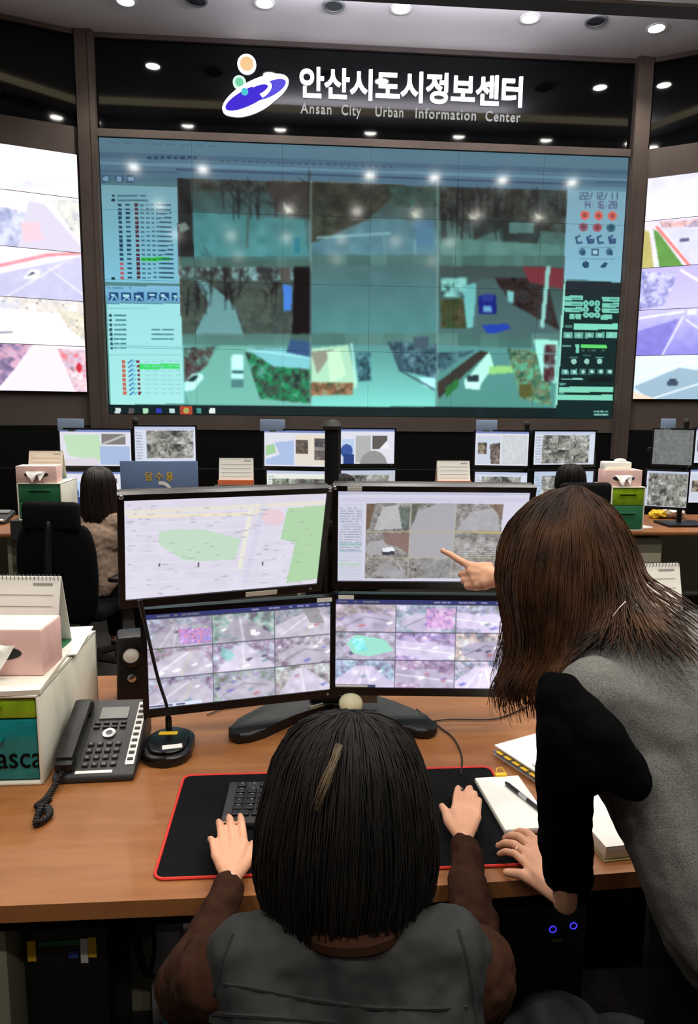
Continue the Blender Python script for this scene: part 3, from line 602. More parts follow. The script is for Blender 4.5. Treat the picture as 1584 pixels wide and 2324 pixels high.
for wd_, xa_, xb_ in (('Ansan', 682, 752), ('City', 775, 819), ('Urban', 852, 915), ('Information', 943, 1080), ('Center', 1102, 1181)):
    me = text_mesh(wd_, .015, .004, spacing=1.15); bx = bounds(me); w0 = sxy(xa_, 255)[0]-xa; sc = (sxy(xb_, 255)[0]-xa-w0)/(bx[0][1]-bx[0][0]); zc = sxy(682, 257)[1]-zl
    me.transform(Matrix.Translation((w0-bx[0][0]*sc, 0, zc)) @ Matrix(((sc, 0, 0, 0), (0, 0, -1, 0), (0, .15, 0, 0), (0, 0, 0, 1)))); link('english_word', me, emit_mat('sign_dim', (205, 206, 205), .75), sg)
bpy.data.meshes.remove(rowm)
lx, lz = sxy(580, 217)
lg = thing('logo_emblem', (lx, SY, lz), 'glowing emblem of tilted violet ring with orange and green dots left of lettering', 'emblem')
PXM = (sxy(680, 200)[0]-sxy(580, 200)[0])/100
MX = Matrix(((1, 0, 0, 0), (0, 0, -1, 0), (0, 1, 0, 0), (0, 0, 0, 1)))
def ell2(cx, cy, a, b, ang, n=40, t0=0, t1=360):
    out = []
    for i in range(n):
        t = R(t0+(t1-t0)*i/n); x, y = a*math.cos(t), b*math.sin(t); out.append(((cx+x*math.cos(ang)-y*math.sin(ang))*PXM, (cy+x*math.sin(ang)+y*math.cos(ang))*PXM))
    return out
an = R(27)
part('white_ring', B().prism(ell2(0, 0, 83, 31, an), 0, .02, MX).prism(ell2(-4, -6, 70, 30, an, 30, 200, 380), .0, .018, MX), 'sign', lg)
part('blue_disc', B().prism(ell2(-14, -5, 60, 17, an), .02, .03, MX), 'signblue', lg)
part('violet_crescent', B().prism(ell2(30, 12, 43, 15, an), .02, .027, MX), 'signviolet', lg)
def arcband(cx, cy, a, b, ang, t0, t1, w0, w1, n=24):
    o, i_ = [], []
    for k in range(n+1):
        t = R(t0+(t1-t0)*k/n); w = w0+(w1-w0)*k/n
        for lst, f in ((o, 1), (i_, -1)):
            x, y = (a+f*w)*math.cos(t), (b+f*w*.8)*math.sin(t); lst.append(((cx+x*math.cos(ang)-y*math.sin(ang))*PXM, (cy+x*math.sin(ang)+y*math.cos(ang))*PXM))
    return o+i_[::-1]
part('white_swoosh', B().prism(arcband(2, 6, 34, 13, an, 95, -80, 2.5, 6), .03, .036, MX), 'sign', lg)
part('orange_dot', B().prism(ell2(-19, 64, 15, 15, 0, 28), .02, .03, MX), 'signorange', lg)
part('orange_dot_rim', B().prism(ell2(-19, 64, 21, 21, 0, 28), 0, .02, MX), 'sign', lg)
part('green_dot', B().prism(ell2(-36, 25, 9, 9, 0, 24), .02, .03, MX), 'signgreen', lg)
part('green_dot_rim', B().prism(ell2(-36, 25, 15, 15, 0, 24), 0, .02, MX), emit_mat('sign_mint', (215, 245, 230), 1.1), lg)
part('cyan_dot', B().prism(ell2(-24, 4, 8, 8, 0, 20), .036, .042, MX), 'signcyan', lg)
#@@BG
# ---------------------------------------------------------------- monitors
def monitor(P0, yaw, tilt, w, h, pic, label, group, smat='scr', res=None, thick=.05, bezel=.016, chin=.024, fine=True):
    # P0 = centre of the picture; yaw turns the face; tilt > 0 leans the top toward the viewer
    t = thing('monitor', P0, label, 'monitor', group, yaw, tilt)
    b = B()
    for c, d in (((0, 0, h/2+bezel/2), (w+2*bezel, .022, bezel)), ((0, 0, -h/2-chin/2), (w+2*bezel, .024, chin)), ((-w/2-bezel/2, 0, 0), (bezel, .022, h)), ((w/2+bezel/2, 0, 0), (bezel, .022, h))):
        b.box((c[0], .006, c[2]), d)
    part('bezel', b, 'gloss', t)
    b = B().box((0, .030, (bezel-chin)/2), (w+2*bezel-.004, .028, h+bezel+chin-.004), bev=.006)
    if fine: b.box((0, .055, -.01), (w*.62, .03, h*.6), bev=.012)
    part('back_shell', b, 'black', t)
    link('screen', pic.mesh('screen', w, h), smat, t)
    if fine:
        part('power_button', B().cyl((w/2-.02, -.0065, -h/2-chin/2), (w/2-.02, -.0085, -h/2-chin/2), .004, n=12), 'grey', t)
    return t
def mpbox(x0, y0, x1, y1, w, h): return lambda px, py: ((px-x0)/(x1-x0)*w, (py-y0)/(y1-y0)*h)

# small pictures for the desks at the back
def pic_cctv(seed, n=(3, 2), bg=(216, 222, 236), win=(.14, .14, .88, .92), tint=(150, 150, 140)):
    p = Pic(72, 42, None, bg, seed); p.rect(0, 0, 72, 4, (190, 200, 226))
    p.dashes(2, 6, 9, 40, 10, (130, 140, 160), .6)
    x0, y0, x1, y1 = win[0]*72, win[1]*42, win[2]*72, win[3]*42
    for i in range(n[0]):
        for j in range(n[1]):
            a, b = x0+(x1-x0)*i/n[0], y0+(y1-y0)*j/n[1]; c, d = x0+(x1-x0)*(i+1)/n[0], y0+(y1-y0)*(j+1)/n[1]
            p.noise([(a, b), (c, b), (c, d), (a, d)], [(90, 90, 84), (130, 128, 120), (180, 180, 176), (60, 64, 66), (210, 212, 210), tint], 2); p.line([(a, d), (c, b)], (150, 150, 146), 2, .6); p.fog([(a, b), (c, b), (c, d), (a, d)], 14, 4)
    return p
def pic_map(seed, kind):
    p = Pic(72, 42, None, (226, 226, 238), seed); p.rect(0, 0, 72, 3, (120, 136, 190))
    if kind == 0:
        p.poly([(4, 6), (40, 6), (42, 36), (8, 30)], (196, 226, 190)); p.rect(42, 5, 66, 17, (130, 126, 124)); p.line([(44, 16), (66, 6)], (200, 200, 200), 2); p.rect(40, 19, 70, 40, (170, 190, 226)); p.poly([(4, 34), (36, 32), (40, 42), (4, 42)], (222, 216, 226))
    elif kind == 1:
        p.rect(36, 5, 72, 40, (230, 222, 206)); p.rect(36, 11, 50, 27, (110, 96, 84)); p.rect(57, 9, 70, 19, (96, 90, 92)); p.rect(57, 23, 70, 34, (130, 120, 116)); p.noise([(36, 11), (50, 11), (50, 27), (36, 27)], [(90, 80, 70), (160, 140, 120), (60, 60, 66)], 2, .7); p.noise([(57, 9), (70, 9), (70, 34), (57, 34)], [(90, 80, 80), (170, 160, 150), (60, 60, 66)], 2, .6); p.poly([(2, 18), (12, 16), (14, 26), (2, 30)], (166, 210, 160)); p.poly([(12, 14), (34, 12), (34, 40), (2, 40), (2, 34), (18, 28)], (160, 186, 230), .8)
    elif kind == 2:
        p.rect(2, 6, 34, 40, (206, 214, 230)); p.noise([(4, 14), (16, 14), (16, 28), (4, 28)], [(110, 96, 80), (60, 60, 60), (190, 180, 160)], 2); p.noise([(20, 16), (34, 14), (34, 40), (22, 40)], [(110, 96, 90), (60, 60, 60), (190, 180, 170)], 2); p.rect(36, 5, 70, 40, (206, 212, 216)); p.fog([(36, 5), (70, 5), (70, 40), (36, 40)], 6, 3)
    elif kind == 3:
        p.rect(2, 12, 18, 40, (190, 210, 240)); p.disc(8, 26, 8, (60, 90, 160)); p.rect(4, 30, 18, 42, (40, 66, 130)); p.rect(20, 8, 40, 40, (180, 182, 180)); p.disc(44, 42, 18, (150, 150, 150), 16); p.rect(42, 8, 62, 24, (96, 90, 86)); p.poly([(52, 24), (62, 14), (66, 24)], (240, 240, 246))
    else:
        p.a[:] = (112, 116, 114); p.fog([(0, 0), (72, 0), (72, 42), (0, 42)], 8, 3); p.dashes(4, 4, 70, 40, 14, (140, 146, 144), .5, .5)
    return p
BGY = 5.5
BGG = 'monitors on the back desks'
def bgmon(x0, x1, y0, y1, pic, label, yaw=0, y=BGY, tilt=0):
    p = aty((x0+x1)/2, (y0+y1)/2, y); k = (p-EYE).dot(fw)/F
    w, h = (x1-x0)*k/math.cos(yaw), (y1-y0)*k*1.01
    return monitor(p, yaw, tilt, w, h, pic, label, BGG, fine=True, bezel=.013, chin=.022)
def pole_stand(px, y, ztop, label):
    p = aty(px, 1000, y)
    t = thing('monitor_stand', (p.x, y+.08, .745), label, 'monitor stand', 'monitor stands')
    part('pole', B().cyl((0, 0, .02), (0, 0, ztop-.745), .02), 'black', t)
    part('base_plate', B().box((0, -.05, .01), (.36, .26, .02), bev=.008), 'black', t)
    for z in (1.36, 1.06): part('crossbar', B().box((0, .0, z-.745), (.62, .03, .04), bev=.005), 'black', t)
    part('cap', B().lathe([(.024, ztop-.745), (.026, ztop-.735), (.018, ztop-.715), (.001, ztop-.712)], 16), 'char', t)
    return t
bgmon(138, 297, 976, 1057, pic_map(1, 0), 'upper left monitor of left back desk, green map page', -.05)
bgmon(310, 441, 969, 1046, pic_cctv(2, (2, 2), win=(.2, .12, .96, .9)), 'upper right monitor of left back desk, large street picture', .18)
bgmon(150, 284, 1071, 1150, pic_map(33, 3), 'lower left monitor of left back desk, partly behind the long-haired woman', -.05)
bgmon(304, 440, 1060, 1138, pic_cctv(34), 'lower right monitor of left back desk, behind the blue board', .12)
bgmon(600, 742, 978, 1058, pic_map(3, 1), 'upper left monitor of center back desk, map with photo strip', -.12)
bgmon(773, 896, 975, 1052, pic_map(4, 3), 'upper right monitor of center back desk, grey scene with blue figure', .08)
bgmon(606, 742, 1069, 1146, pic_cctv(5, (4, 1), (232, 236, 226), (.1, .25, .96, .6), (120, 150, 110)), 'lower left monitor of center back desk, white page cut off below', -.12)
bgmon(773, 897, 1068, 1144, pic_cctv(6, (3, 2), (196, 200, 206)), 'lower right monitor of center back desk, mostly hidden by front screens', .08)
bgmon(1080, 1197, 980, 1056, pic_map(7, 2), 'upper left monitor of right back desk, two photos and grey pane', -.16)
bgmon(1207, 1355, 980, 1054, pic_cctv(8, (3, 2), win=(.14, .12, .9, .96)), 'upper right monitor of right back desk, grid of street views', .12)
bgmon(1078, 1193, 1072, 1146, pic_cctv(9, (2, 2)), 'lower left monitor of right back desk, beside the orange calendar', -.16)
bgmon(1206, 1350, 1070, 1144, pic_cctv(10, (2, 2), (190, 206, 226)), 'lower right monitor of right back desk, behind the dark-haired head', .12)
bgmon(1490, 1564, 976, 1054, pic_map(11, 4), 'upper left monitor of far right desk, plain grey page', -.45)
bgmon(1573, 1690, 974, 1050, pic_map(12, 2), 'upper monitor cut by the right photo edge, beside grey page monitor', .05)
bgmon(1474, 1551, 1070, 1150, pic_cctv(13, (2, 3), win=(.05, .08, .98, .98)), 'lower left monitor of far right desk, full grey camera grid', -.45)
bgmon(1560, 1680, 1066, 1140, pic_map(14, 2), 'lower monitor cut by the right photo edge, pale blue page', .05)
pole_stand(303, 5.5, 1.55, 'black pole stand between the monitors of the left back desk')
pole_stand(757, 5.5, 1.55, 'black pole stand between the monitors of the center back desk')
pole_stand(1202, 5.5, 1.55, 'black pole stand between the monitors of the right back desk')
pole_stand(1567, 5.5, 1.58, 'black pole stand between the monitors of the far right desk')
for k, (x0, x1, y0, y1, w) in enumerate(((131, 192, 952, 974, 'left back desk'), (590, 647, 954, 975, 'center back desk'), (1080, 1127, 955, 975, 'right back desk'), (1499, 1531, 952, 970, 'far right desk'))):
    a, c = aty(x0, y0, 5.52), aty(x1, y1, 5.52)
    t = thing('name_plate', ((a.x+c.x)/2, 5.51, c.z-.012), f'pale blue plate standing on the upper left monitor of the {w}', 'plate', 'blue plates on monitors')
    part('plate', B().box((0, 0, (a.z-c.z+.02)/2), (c.x-a.x, .006, a.z-c.z+.02), bev=.002), 'ltblue', t)
    part('clip', B().box((0, .012, .0), (.05, .03, .012)), 'grey', t)

# ---------------------------------------------------------------- back desks
def back_desk(x0, x1, y0, y1, label, panel=True):
    t = thing('console_desk', ((x0+x1)/2, y0, 0), label, 'desk', 'back row desks'); w = x1-x0
    part('desk_top', B().box((0, (y1-y0)/2, .728), (w, y1-y0, .034), bev=.012), 'wood', t)
    for sx in (-1, 1): part('side_panel', B().box((sx*(w/2-.12), (y1-y0)/2+.04, .355), (.03, y1-y0-.12, .71)), 'beige', t)
    part('back_panel', B().box((0, y1-y0-.06, .37), (w-.27, .025, .68)), 'beige', t)
    if panel: part('pedestal', B().box((-w/2+.36, .42, .34), (.42, .6, .66), bev=.006), 'beige', t)
    return t
back_desk(-4.4, -2.0, 5.22, 6.1, 'orange wood desk end at the left photo edge behind chair')
back_desk(-1.95, .15, 5.3, 6.1, 'wood desk of the long-haired woman, hidden behind chair', False)
back_desk(.2, 2.3, 5.3, 6.1, 'center back wood desk, hidden behind the front monitors', False)
back_desk(2.36, 4.9, 5.22, 6.1, 'orange wood desk with beige pedestal right of the standing woman')
# black low partition behind the back row
struct('partition_back', B().box((.8, 6.6, .55), (9, .06, 1.1)), 'dark')

def desk_calendar(p, w, h, label, base, rz=0, tilt=.28, cols=('paper', 'orange'), z_lines=True):
    t = thing('desk_calendar', p, label, 'calendar', None, rz)
    ly = h*math.sin(tilt); lz = h*math.cos(tilt)
    def sheet(y0, z0, y1, z1, th): return B().add([(-w/2, y0, z0), (w/2, y0, z0), (w/2, y1, z1), (-w/2, y1, z1), (-w/2, y0+th, z0), (w/2, y0+th, z0), (w/2, y1+th, z1), (-w/2, y1+th, z1)], [(0, 1, 2, 3), (7, 6, 5, 4), (0, 4, 5, 1), (1, 5, 6, 2), (2, 6, 7, 3), (3, 7, 4, 0)])
    part('front_sheet', sheet(-ly, .004, 0, lz, .003), cols[0], t); part('back_sheet', sheet(ly, .004, .003, lz, .003), cols[0], t)
    part('base_strip', B().box((0, -ly-.004, .018), (w*1.04, .012, .036)).box((0, 0, .003), (w, 2*ly, .004)), cols[1], t)
    if z_lines:
        g = random.Random(int(w*1000)); b = B(); lean = Matrix.Rotation(-tilt, 3, 'X')
        for k in range(5):
            f = .16+.15*k; b.box((0, -ly*(1-f)-.0012, lz*f), (w*.86, .001, .0012), lean)
        b.box((w*.32, -ly*.1-.001, lz*.9), (w*.2, .001, .006), lean)
        part('print_lines', b, mat('print_grey', (150, 150, 146), .8), t)
    b = B()
    n = int(w/.011)
    for i in range(n):
        x = -w/2+w*(i+.5)/n; b.tube([(x, .008*math.cos(a)+.001, lz-.002+.008*math.sin(a)) for a in [k*math.pi/3 for k in range(7)]], .0011, 4)
    part('spiral_binding', b, 'char', t); return t
def px_place(px, py, y): p = aty(px, py, y); return p
p = aty(537, 1097, 5.25); desk_calendar((p.x, 5.25, p.z-.005), .25, .2, 'small white desk calendar with orange base left of center back monitors', 'orange')
solo('shelf_box', B().box((0, 0, 0), (.34, .2, p.z-.02-.745), bev=.006), 'char', 'dark box under the orange based calendar, left of center monitors', 'box', 'dark boxes carrying calendars', (p.x, 5.25, .745+(p.z-.02-.745)/2))
p = aty(1027, 1099, 5.25); desk_calendar((p.x, 5.25, p.z-.005), .25, .19, 'small white desk calendar with orange base right of center back monitors', 'orange')
solo('shelf_box', B().box((0, 0, 0), (.34, .2, p.z-.02-.745), bev=.006), 'char', 'dark box under the orange based calendar, right of center monitors', 'box', 'dark boxes carrying calendars', (p.x, 5.25, .745+(p.z-.02-.745)/2))

def tissue_box(p, w, d, h, rz, label, front_hole=True, group=None):
    t = thing('tissue_box', p, label, 'tissue box', group, rz)
    part('carton', B().box((0, 0, h/2), (w, d, h), bev=.003), 'pink', t); part('top_face', B().box((0, 0, h+.0008), (w-.004, d-.004, .0016)), 'pinktop', t)
    m = Matrix(((1, 0, 0, 0), (0, 0, 1, -d/2-.001), (0, 1, 0, h*.5), (0, 0, 0, 1)))
    part('opening', B().prism([(w*.3*math.cos(a), h*.17*math.sin(a)) for a in [i*math.pi/14 for i in range(28)]], -.001, .001, m), 'char', t)
    b = B(); n, k = 14, 6; g = random.Random(4); v = []
    for j in range(k):
        for i in range(n):
            u = i/(n-1); v.append(((u-.5)*w*.5*(1-.1*j), -d/2-.004-.03*math.sin(j/(k-1)*math.pi*.6)-.008*math.sin(u*9+j), h*.5+(.02-.045*j/(k-1)*(1+.4*math.sin(u*7)))*h/.1))
    b.add(v, [(j*n+i, j*n+i+1, (j+1)*n+i+1, (j+1)*n+i) for j in range(k-1) for i in range(n-1)]); part('tissue', b, 'tissue', t); return t
def drawer_unit(p, w, d, h, cols, label, group=None, rz=0, lettering=None):
    t = thing('drawer_organizer', p, label, 'drawer organizer', group, rz); th = .008
    b = B().box((-w/2+th/2, d/2, h/2), (th, d, h), bev=.003).box((w/2-th/2, d/2, h/2), (th, d, h), bev=.003).box((0, d/2, h-th/2), (w, d, th), bev=.003).box((0, d/2, th/2), (w, d, th), bev=.003).box((0, d-th/2, h/2), (w, th, h))
    part('casing', b, 'cream', t); n = len(cols); z0, z1 = th+.003, h-th-.003; tot = sum(c[1] for c in cols); z = z1
    for c, f in cols:
        hh = (z1-z0)*f/tot-.004; z -= hh/2+.002
        dr = part('drawer', B().box((0, .012, z), (w-2*th-.006, .012, hh), bev=.004).box((0, d/2, z-hh/2+.006), (w-2*th-.008, d-.04, .006)), c, t)
        part('drawer_handle', B().box((0, .002, z+hh*.18), (w*.5, .014, .012), bev=.004), c, dr)
        part('drawer_papers', B().box((.0, d/2-.02, z-hh*.12), (w*.8, d-.1, hh*.45)), 'paper', dr)
        z -= hh/2+.002
    if lettering:
        me = text_mesh(lettering, .0008); bx = bounds(me); s_ = w*.42/(bx[0][1]-bx[0][0]); me.transform(Matrix.Translation((w*.08, .0045, h*.19)) @ Matrix(((s_, 0, 0, -bx[0][0]*s_), (0, 0, -1, 0), (0, s_*1.2, 0, 0), (0, 0, 0, 1)))); link('lettering', me, 'dark', t)
    return t
G4 = 'drawer organizers'
p = aty(90, 1138, 5.0); drawer_unit((p.x, 5.0, p.z-.135), .30, .36, .262, (('green', 1), ('green', 1)), 'green fronted drawer box under the pink tissue box, far left', G4)
solo('shelf_box', B().box((0, 0, 0), (.4, .4, p.z-.135-.745)), 'char', 'dark block under green drawer box, far left behind chair', 'box', None, (p.x, 5.18, .745+(p.z-.135-.745)/2)) if p.z-.135 > .76 else None
tissue_box((p.x-.02, 5.08, p.z-.135+.263), .27, .14, .115, .05, 'pale pink tissue box on the green drawers, far left', group='pink tissue boxes')
a = aty(95, 1070, 5.25); desk_calendar((a.x+.02, 5.30, p.z-.135+.263), .24, .21, 'cream desk calendar behind pink tissue box, far left', 'paper', cols=('pinktop', 'teal'))
p = aty(1424, 1165, 5.25); drawer_unit((p.x, 5.25, .745), .27, .36, .345, (('lime', 1), ('green', 1.4)), 'green drawer box under a tissue box, right of the dark head', G4)
tissue_box((p.x-.03, 5.36, .745+.346), .29, .15, .125, -.04, 'pale pink tissue box with white sheet, right of the dark head', group='pink tissue boxes')
solo('tissue_pack', B().box((0, 0, .03), (.22, .1, .06), bev=.012).ell((.03, -.01, .065), (.05, .03, .02)), 'tissue', 'white tissue pack lying on the right tissue box', 'tissue pack', None, (p.x-.06, 5.38, .745+.346+.127))
# papers and crumpled wrapper on the right back desk
p = atz(1437, 1195, .747); solo('paper_sheet', B().box((0, 0, .004), (.2, .26, .008)), 'paper', 'white paper pad on the front of right orange desk', 'paper', None, (p.x, p.y+.03, .745), .3)
p = atz(1515, 1172, .76); g = random.Random(3)
t = thing('crumpled_wrapper', (p.x, p.y, .745), 'crumpled yellow and white wrapper on right orange desk', 'wrapper')
for nm, m, c, d in (('white_part', 'tissue', (.05, 0, .05), (.1, .07, .05)), ('yellow_part', 'yellow', (-.09, .0, .035), (.08, .06, .035)), ('yellow_tip', mat('pale_yellow', (240, 232, 120), .6), (.09, .05, .11), (.07, .04, .03))):
    b = B().ell(c, d, None, 14, 9)
    for v in b.bm.verts: v.co += Vector((g.uniform(-.012, .012), g.uniform(-.012, .012), g.uniform(-.01, .012)))
    for v in b.bm.verts: v.co.z = max(v.co.z, .001)
    part(nm, b, m, t, smooth=False)
# blue board with yellow letters (left, hides the lower right monitor)
a, c = aty(272, 1046, 4.9), aty(450, 1112, 4.9)
t = thing('blue_board', ((a.x+c.x)/2, 4.9, c.z-.1), 'blue standing board with yellow lettering beside the long-haired woman', 'board')
bw, bh = c.x-a.x, a.z-c.z+.1
part('panel', B().box((0, 0, bh/2), (bw, .012, bh), bev=.003), 'navy', t)
me = text_mesh('담 수 용', .002, .01); bx = bounds(me); q0, q1 = aty(330, 1089, 4.89), aty(393, 1089, 4.89); s_ = (q1.x-q0.x)/(bx[0][1]-bx[0][0]); me.transform(Matrix(((s_, 0, 0, -bx[0][0]*s_+q0.x-t.location.x), (0, 0, -1, -.007), (0, s_*1.1, 0, q0.z-t.location.z), (0, 0, 0, 1)))); link('lettering', me, 'yellow', t)
part('white_swoosh', B().prism([(.16*math.cos(a)*r_-.0, .12*math.sin(a)*r_) for r_, al in ((1, range(5, 19)), (.74, range(18, 4, -1))) for a in [k*.1 for k in al]], 0, .002, Matrix(((.5, 0, 0, aty(366, 1122, 4.89).x-t.location.x), (0, 0, -1, -.006), (0, .75, 0, aty(366, 1122, 4.89).z-t.location.z), (0, 0, 0, 1)))), 'white', t)
part('foot', B().box((0, .05, -.12), (.2, .16, .02)).box((0, .01, -.06), (.05, .012, .13)), 'ltblue', t)
# phone at far left
p = atz(5, 1175, .775)
t = thing('desk_phone', (p.x-.03, p.y-.14, .745), 'dark desk phone on orange desk at left photo edge', 'phone')
part('body', B().box((0, .1, .035), (.22, .24, .04), Matrix.Rotation(.25, 3, 'X'), bev=.01), 'char', t); part('handset', B().box((-.07, .1, .075), (.05, .24, .035), Matrix.Rotation(.25, 3, 'X'), bev=.014), 'black', t)
part('display', B().box((.04, .16, .078), (.09, .06, .004), Matrix.Rotation(.25, 3, 'X')), 'grey', t); part('label_strip', B().box((0, -.02, .035), (.2, .02, .01), Matrix.Rotation(.25, 3, 'X')), 'white', t)

# ---------------------------------------------------------------- office chairs
def office_chair(loc, rz, label, head=True):
    t = thing('office_chair', loc, label, 'chair', 'black office chairs', rz)
    part('seat', B().box((0, .27, .46), (.5, .5, .09), bev=.035, seg=3), 'darkcloth', t)
    b = B(); v = []; n = 10
    prof = [(.40, .19), (.55, .235), (.72, .25), (.86, .245), (.97, .215), (1.0, .17)]
    for z, hw in prof:
        for i in range(n+1):
            u = -1+2*i/n; v.append((u*hw, .0+.05*u*u-.05*math.sin((z-.4)*3.5), z))
    k = n+1; f = [(j*k+i, j*k+i+1, (j+1)*k+i+1, (j+1)*k+i) for j in range(len(prof)-1) for i in range(n)]
    b.add(v, f); o = part('backrest', b, 'mesh', t); md = o.modifiers.new('solid', 'SOLIDIFY'); md.thickness = .05; md.offset = 0; md = o.modifiers.new('sub', 'SUBSURF'); md.levels = md.render_levels = 1
    part('back_support', B().tube(smooth_curve([(0, .2, .42), (0, -.06, .45), (0, -.1, .7), (0, -.07, .98), (0, -.05, 1.02)], 5), .022), 'black', t)
    if head: part('headrest', B().box((0, -.04, 1.05), (.34, .07, .17), bev=.03, seg=3), 'darkcloth', t)
    for s in (-1, 1):
        a_ = part('armrest', B().box((s*.29, .22, .66), (.07, .27, .03), bev=.012), 'black', t); part('arm_post', B().tube([(s*.24, .24, .44), (s*.3, .24, .5), (s*.29, .23, .65)], .016), 'black', a_)
    part('gas_column', B().cyl((0, .27, .1), (0, .27, .42), .028), 'black', t)
    for i in range(5):
        a_ = i*2*math.pi/5; c, s = math.cos(a_), math.sin(a_)
        l_ = part('base_leg', B().tube([(0, .27, .12), (.3*c, .27+.3*s, .085)], [.03, .02], 8), 'black', t); part('caster', B().cyl((.3*c-.02*s, .27+.3*s+.02*c, .032), (.3*c+.02*s, .27+.3*s-.02*c, .032), .032, n=14), 'black', l_)
    return t
ch = aty(128, 1200, 4.05)
proto_chair = office_chair((ch.x-.02, 4.10, 0), R(-12), 'black office chair with headrest in front of the long-haired woman, left')
c2 = copy_tree(proto_chair); p = aty(1313, 1095, 4.62); c2.location = (p.x, 4.55, .02-.02); c2.rotation_euler = (0, 0, R(5)); c2.scale = (1.05, 1.05, 1.06); c2['label'] = 'black office chair behind the dark head, right of the standing woman'
#@@FG
# ---------------------------------------------------------------- front desk
DT = .745
def desk_outline():
    f = [(-2.6, 1.262), (-1.6, 1.256), (-.6, 1.25), (.1, 1.252), (.74, 1.276), (1.5, 1.33), (2.2, 1.42)]
    return [(v.x, v.y) for v in smooth_curve([(x, y, 0) for x, y in f], 6)]+[(2.2, 2.42), (-2.6, 2.42)]
dk = thing('control_desk', (0, 1.8, 0), 'long front control desk with orange wood top and rounded edge', 'desk')
part('desk_top', B().prism([(x, y-1.8) for x, y in desk_outline()], DT-.036, DT, bev=.0165), 'wood', dk)
part('under_rail', B().box((0, -.47, DT-.075), (3.6, .03, .06)), 'dark', dk)
part('modesty_panel', B().box((-.6, .12, .355), (.5, .02, .62)), 'beige', dk); part('modesty_panel', B().box((.2, .2, .355), (1.0, .02, .70)), 'dark', dk)
part('modesty_panel', B().box((1.35, .16, .355), (1.1, .02, .70)), 'dark', dk)
part('pedestal', B().box((-.93, -.08, .35), (.62, .62, .69), bev=.005), 'beige', dk)
lp = part('lower_panel', B().box((-.42, .0, .115), (.24, .03, .23), bev=.004), 'beige', dk); part('panel_slot', B().box((-.36, -.018, .045), (.05, .006, .012)), 'dark', lp)
part('side_panel', B().box((1.75, .1, .35), (.03, .9, .7)), 'beige', dk)

# four monitors on the pole stand
st = thing('quad_monitor_stand', (.11, 2.12, DT), 'black pole stand with two wing shaped feet carrying four front monitors', 'monitor stand')
part('pole', B().cyl((0, 0, 0), (0, 0, .87), .022), 'black', st)
part('pole_cap', B().lathe([(.028, .87), (.03, .88), (.022, .895), (.001, .897)], 18), 'char', st)
def foot(sx):
    o = [(0, .03), (-.03, -.03), (sx*.12-.01, -.13), (sx*.22, -.235), (sx*.275, -.245), (sx*.30, -.215), (sx*.28, -.15), (sx*.17, -.02), (sx*.06, .05)]
    if sx < 0: o = [(0, .03), (.03, -.03), (-.11, -.13), (-.22, -.235), (-.275, -.245), (-.30, -.215), (-.28, -.15), (-.17, -.02), (-.06, .05)]
    c = smooth_curve([(x, y, 0) for x, y in o]+[(o[0][0], o[0][1], 0)], 4)[:-1]
    return B().prism([(v.x, v.y) for v in c], .0, .03, bev=.012)
part('foot', foot(-1), 'black', st); part('foot', foot(1), 'black', st)
part('foot_joint', B().box((0, -.0, .03), (.13, .1, .05), bev=.012), 'black', st)
for z in (1.32, .98): part('arm', B().box((0, -.02, z-DT), (.46, .035, .045), bev=.006), 'black', st)
FGG = 'front monitors on the pole stand'
def canvas(bg, seed, mp=None, w=220, h=124): return Pic(w, h, mp, bg, seed)
def quad_mp(tl, tr, br, bl, w=220, h=124):
    src = [tl, tr, br, bl]; dst = [(0, 0), (w, 0), (w, h), (0, h)]; A = []; b = []
    for (x, y), (u, v) in zip(src, dst): A += [[x, y, 1, 0, 0, 0, -u*x, -u*y], [0, 0, 0, x, y, 1, -v*x, -v*y]]; b += [u, v]
    q = np.linalg.solve(np.array(A, float), np.array(b, float))
    return lambda x, y: ((q[0]*x+q[1]*y+q[2])/(q[6]*x+q[7]*y+1), (q[3]*x+q[4]*y+q[5])/(q[6]*x+q[7]*y+1))
# upper left: street map
ul = canvas((222, 218, 234), 5, quad_mp((281, 1135), (741, 1107), (738, 1311), (308, 1358)))
a_ = [(270, 1120), (745, 1095), (745, 1320), (300, 1370)]
ul.fog(a_, 3, 12)
for i in range(9): y = 1160+i*22; ul.line([(290+i*2, y+8), (735, y-22)], (232, 230, 242), 1.4, .7)
ul.line([(290, 1163), (735, 1130)], (232, 226, 214), 5); ul.line([(300, 1172), (560, 1160), (600, 1150)], (238, 228, 204), 4); ul.line([(572, 1150), (560, 1280)], (236, 234, 220), 5); ul.line([(600, 1140), (575, 1310)], (206, 210, 230), 6, .5)
ul.poly([(368, 1206), (400, 1198), (470, 1196), (556, 1216), (548, 1262), (470, 1268), (430, 1266), (372, 1232)], (196, 222, 200)); ul.poly([(655, 1145), (742, 1135), (740, 1300), (668, 1312), (680, 1222), (646, 1214)], (178, 214, 172)); ul.disc(624, 1165, 26, (234, 206, 216), 18)
for i in range(120):
    x, y = ul.rng.uniform(290, 730), ul.rng.uniform(1145, 1345); l = ul.rng.uniform(4, 15); ul.line([(x, y), (x+l, y-l*.06)], (160, 158, 176), 1.1, ul.rng.uniform(.3, .8))
for x, y in ((465, 1276), (378, 1278), (610, 1270)): ul.rect(x-2, y-5, x+2, y+4, (110, 106, 116))
ul.line([(281, 1135), (741, 1107)], (120, 110, 150), 1.4)
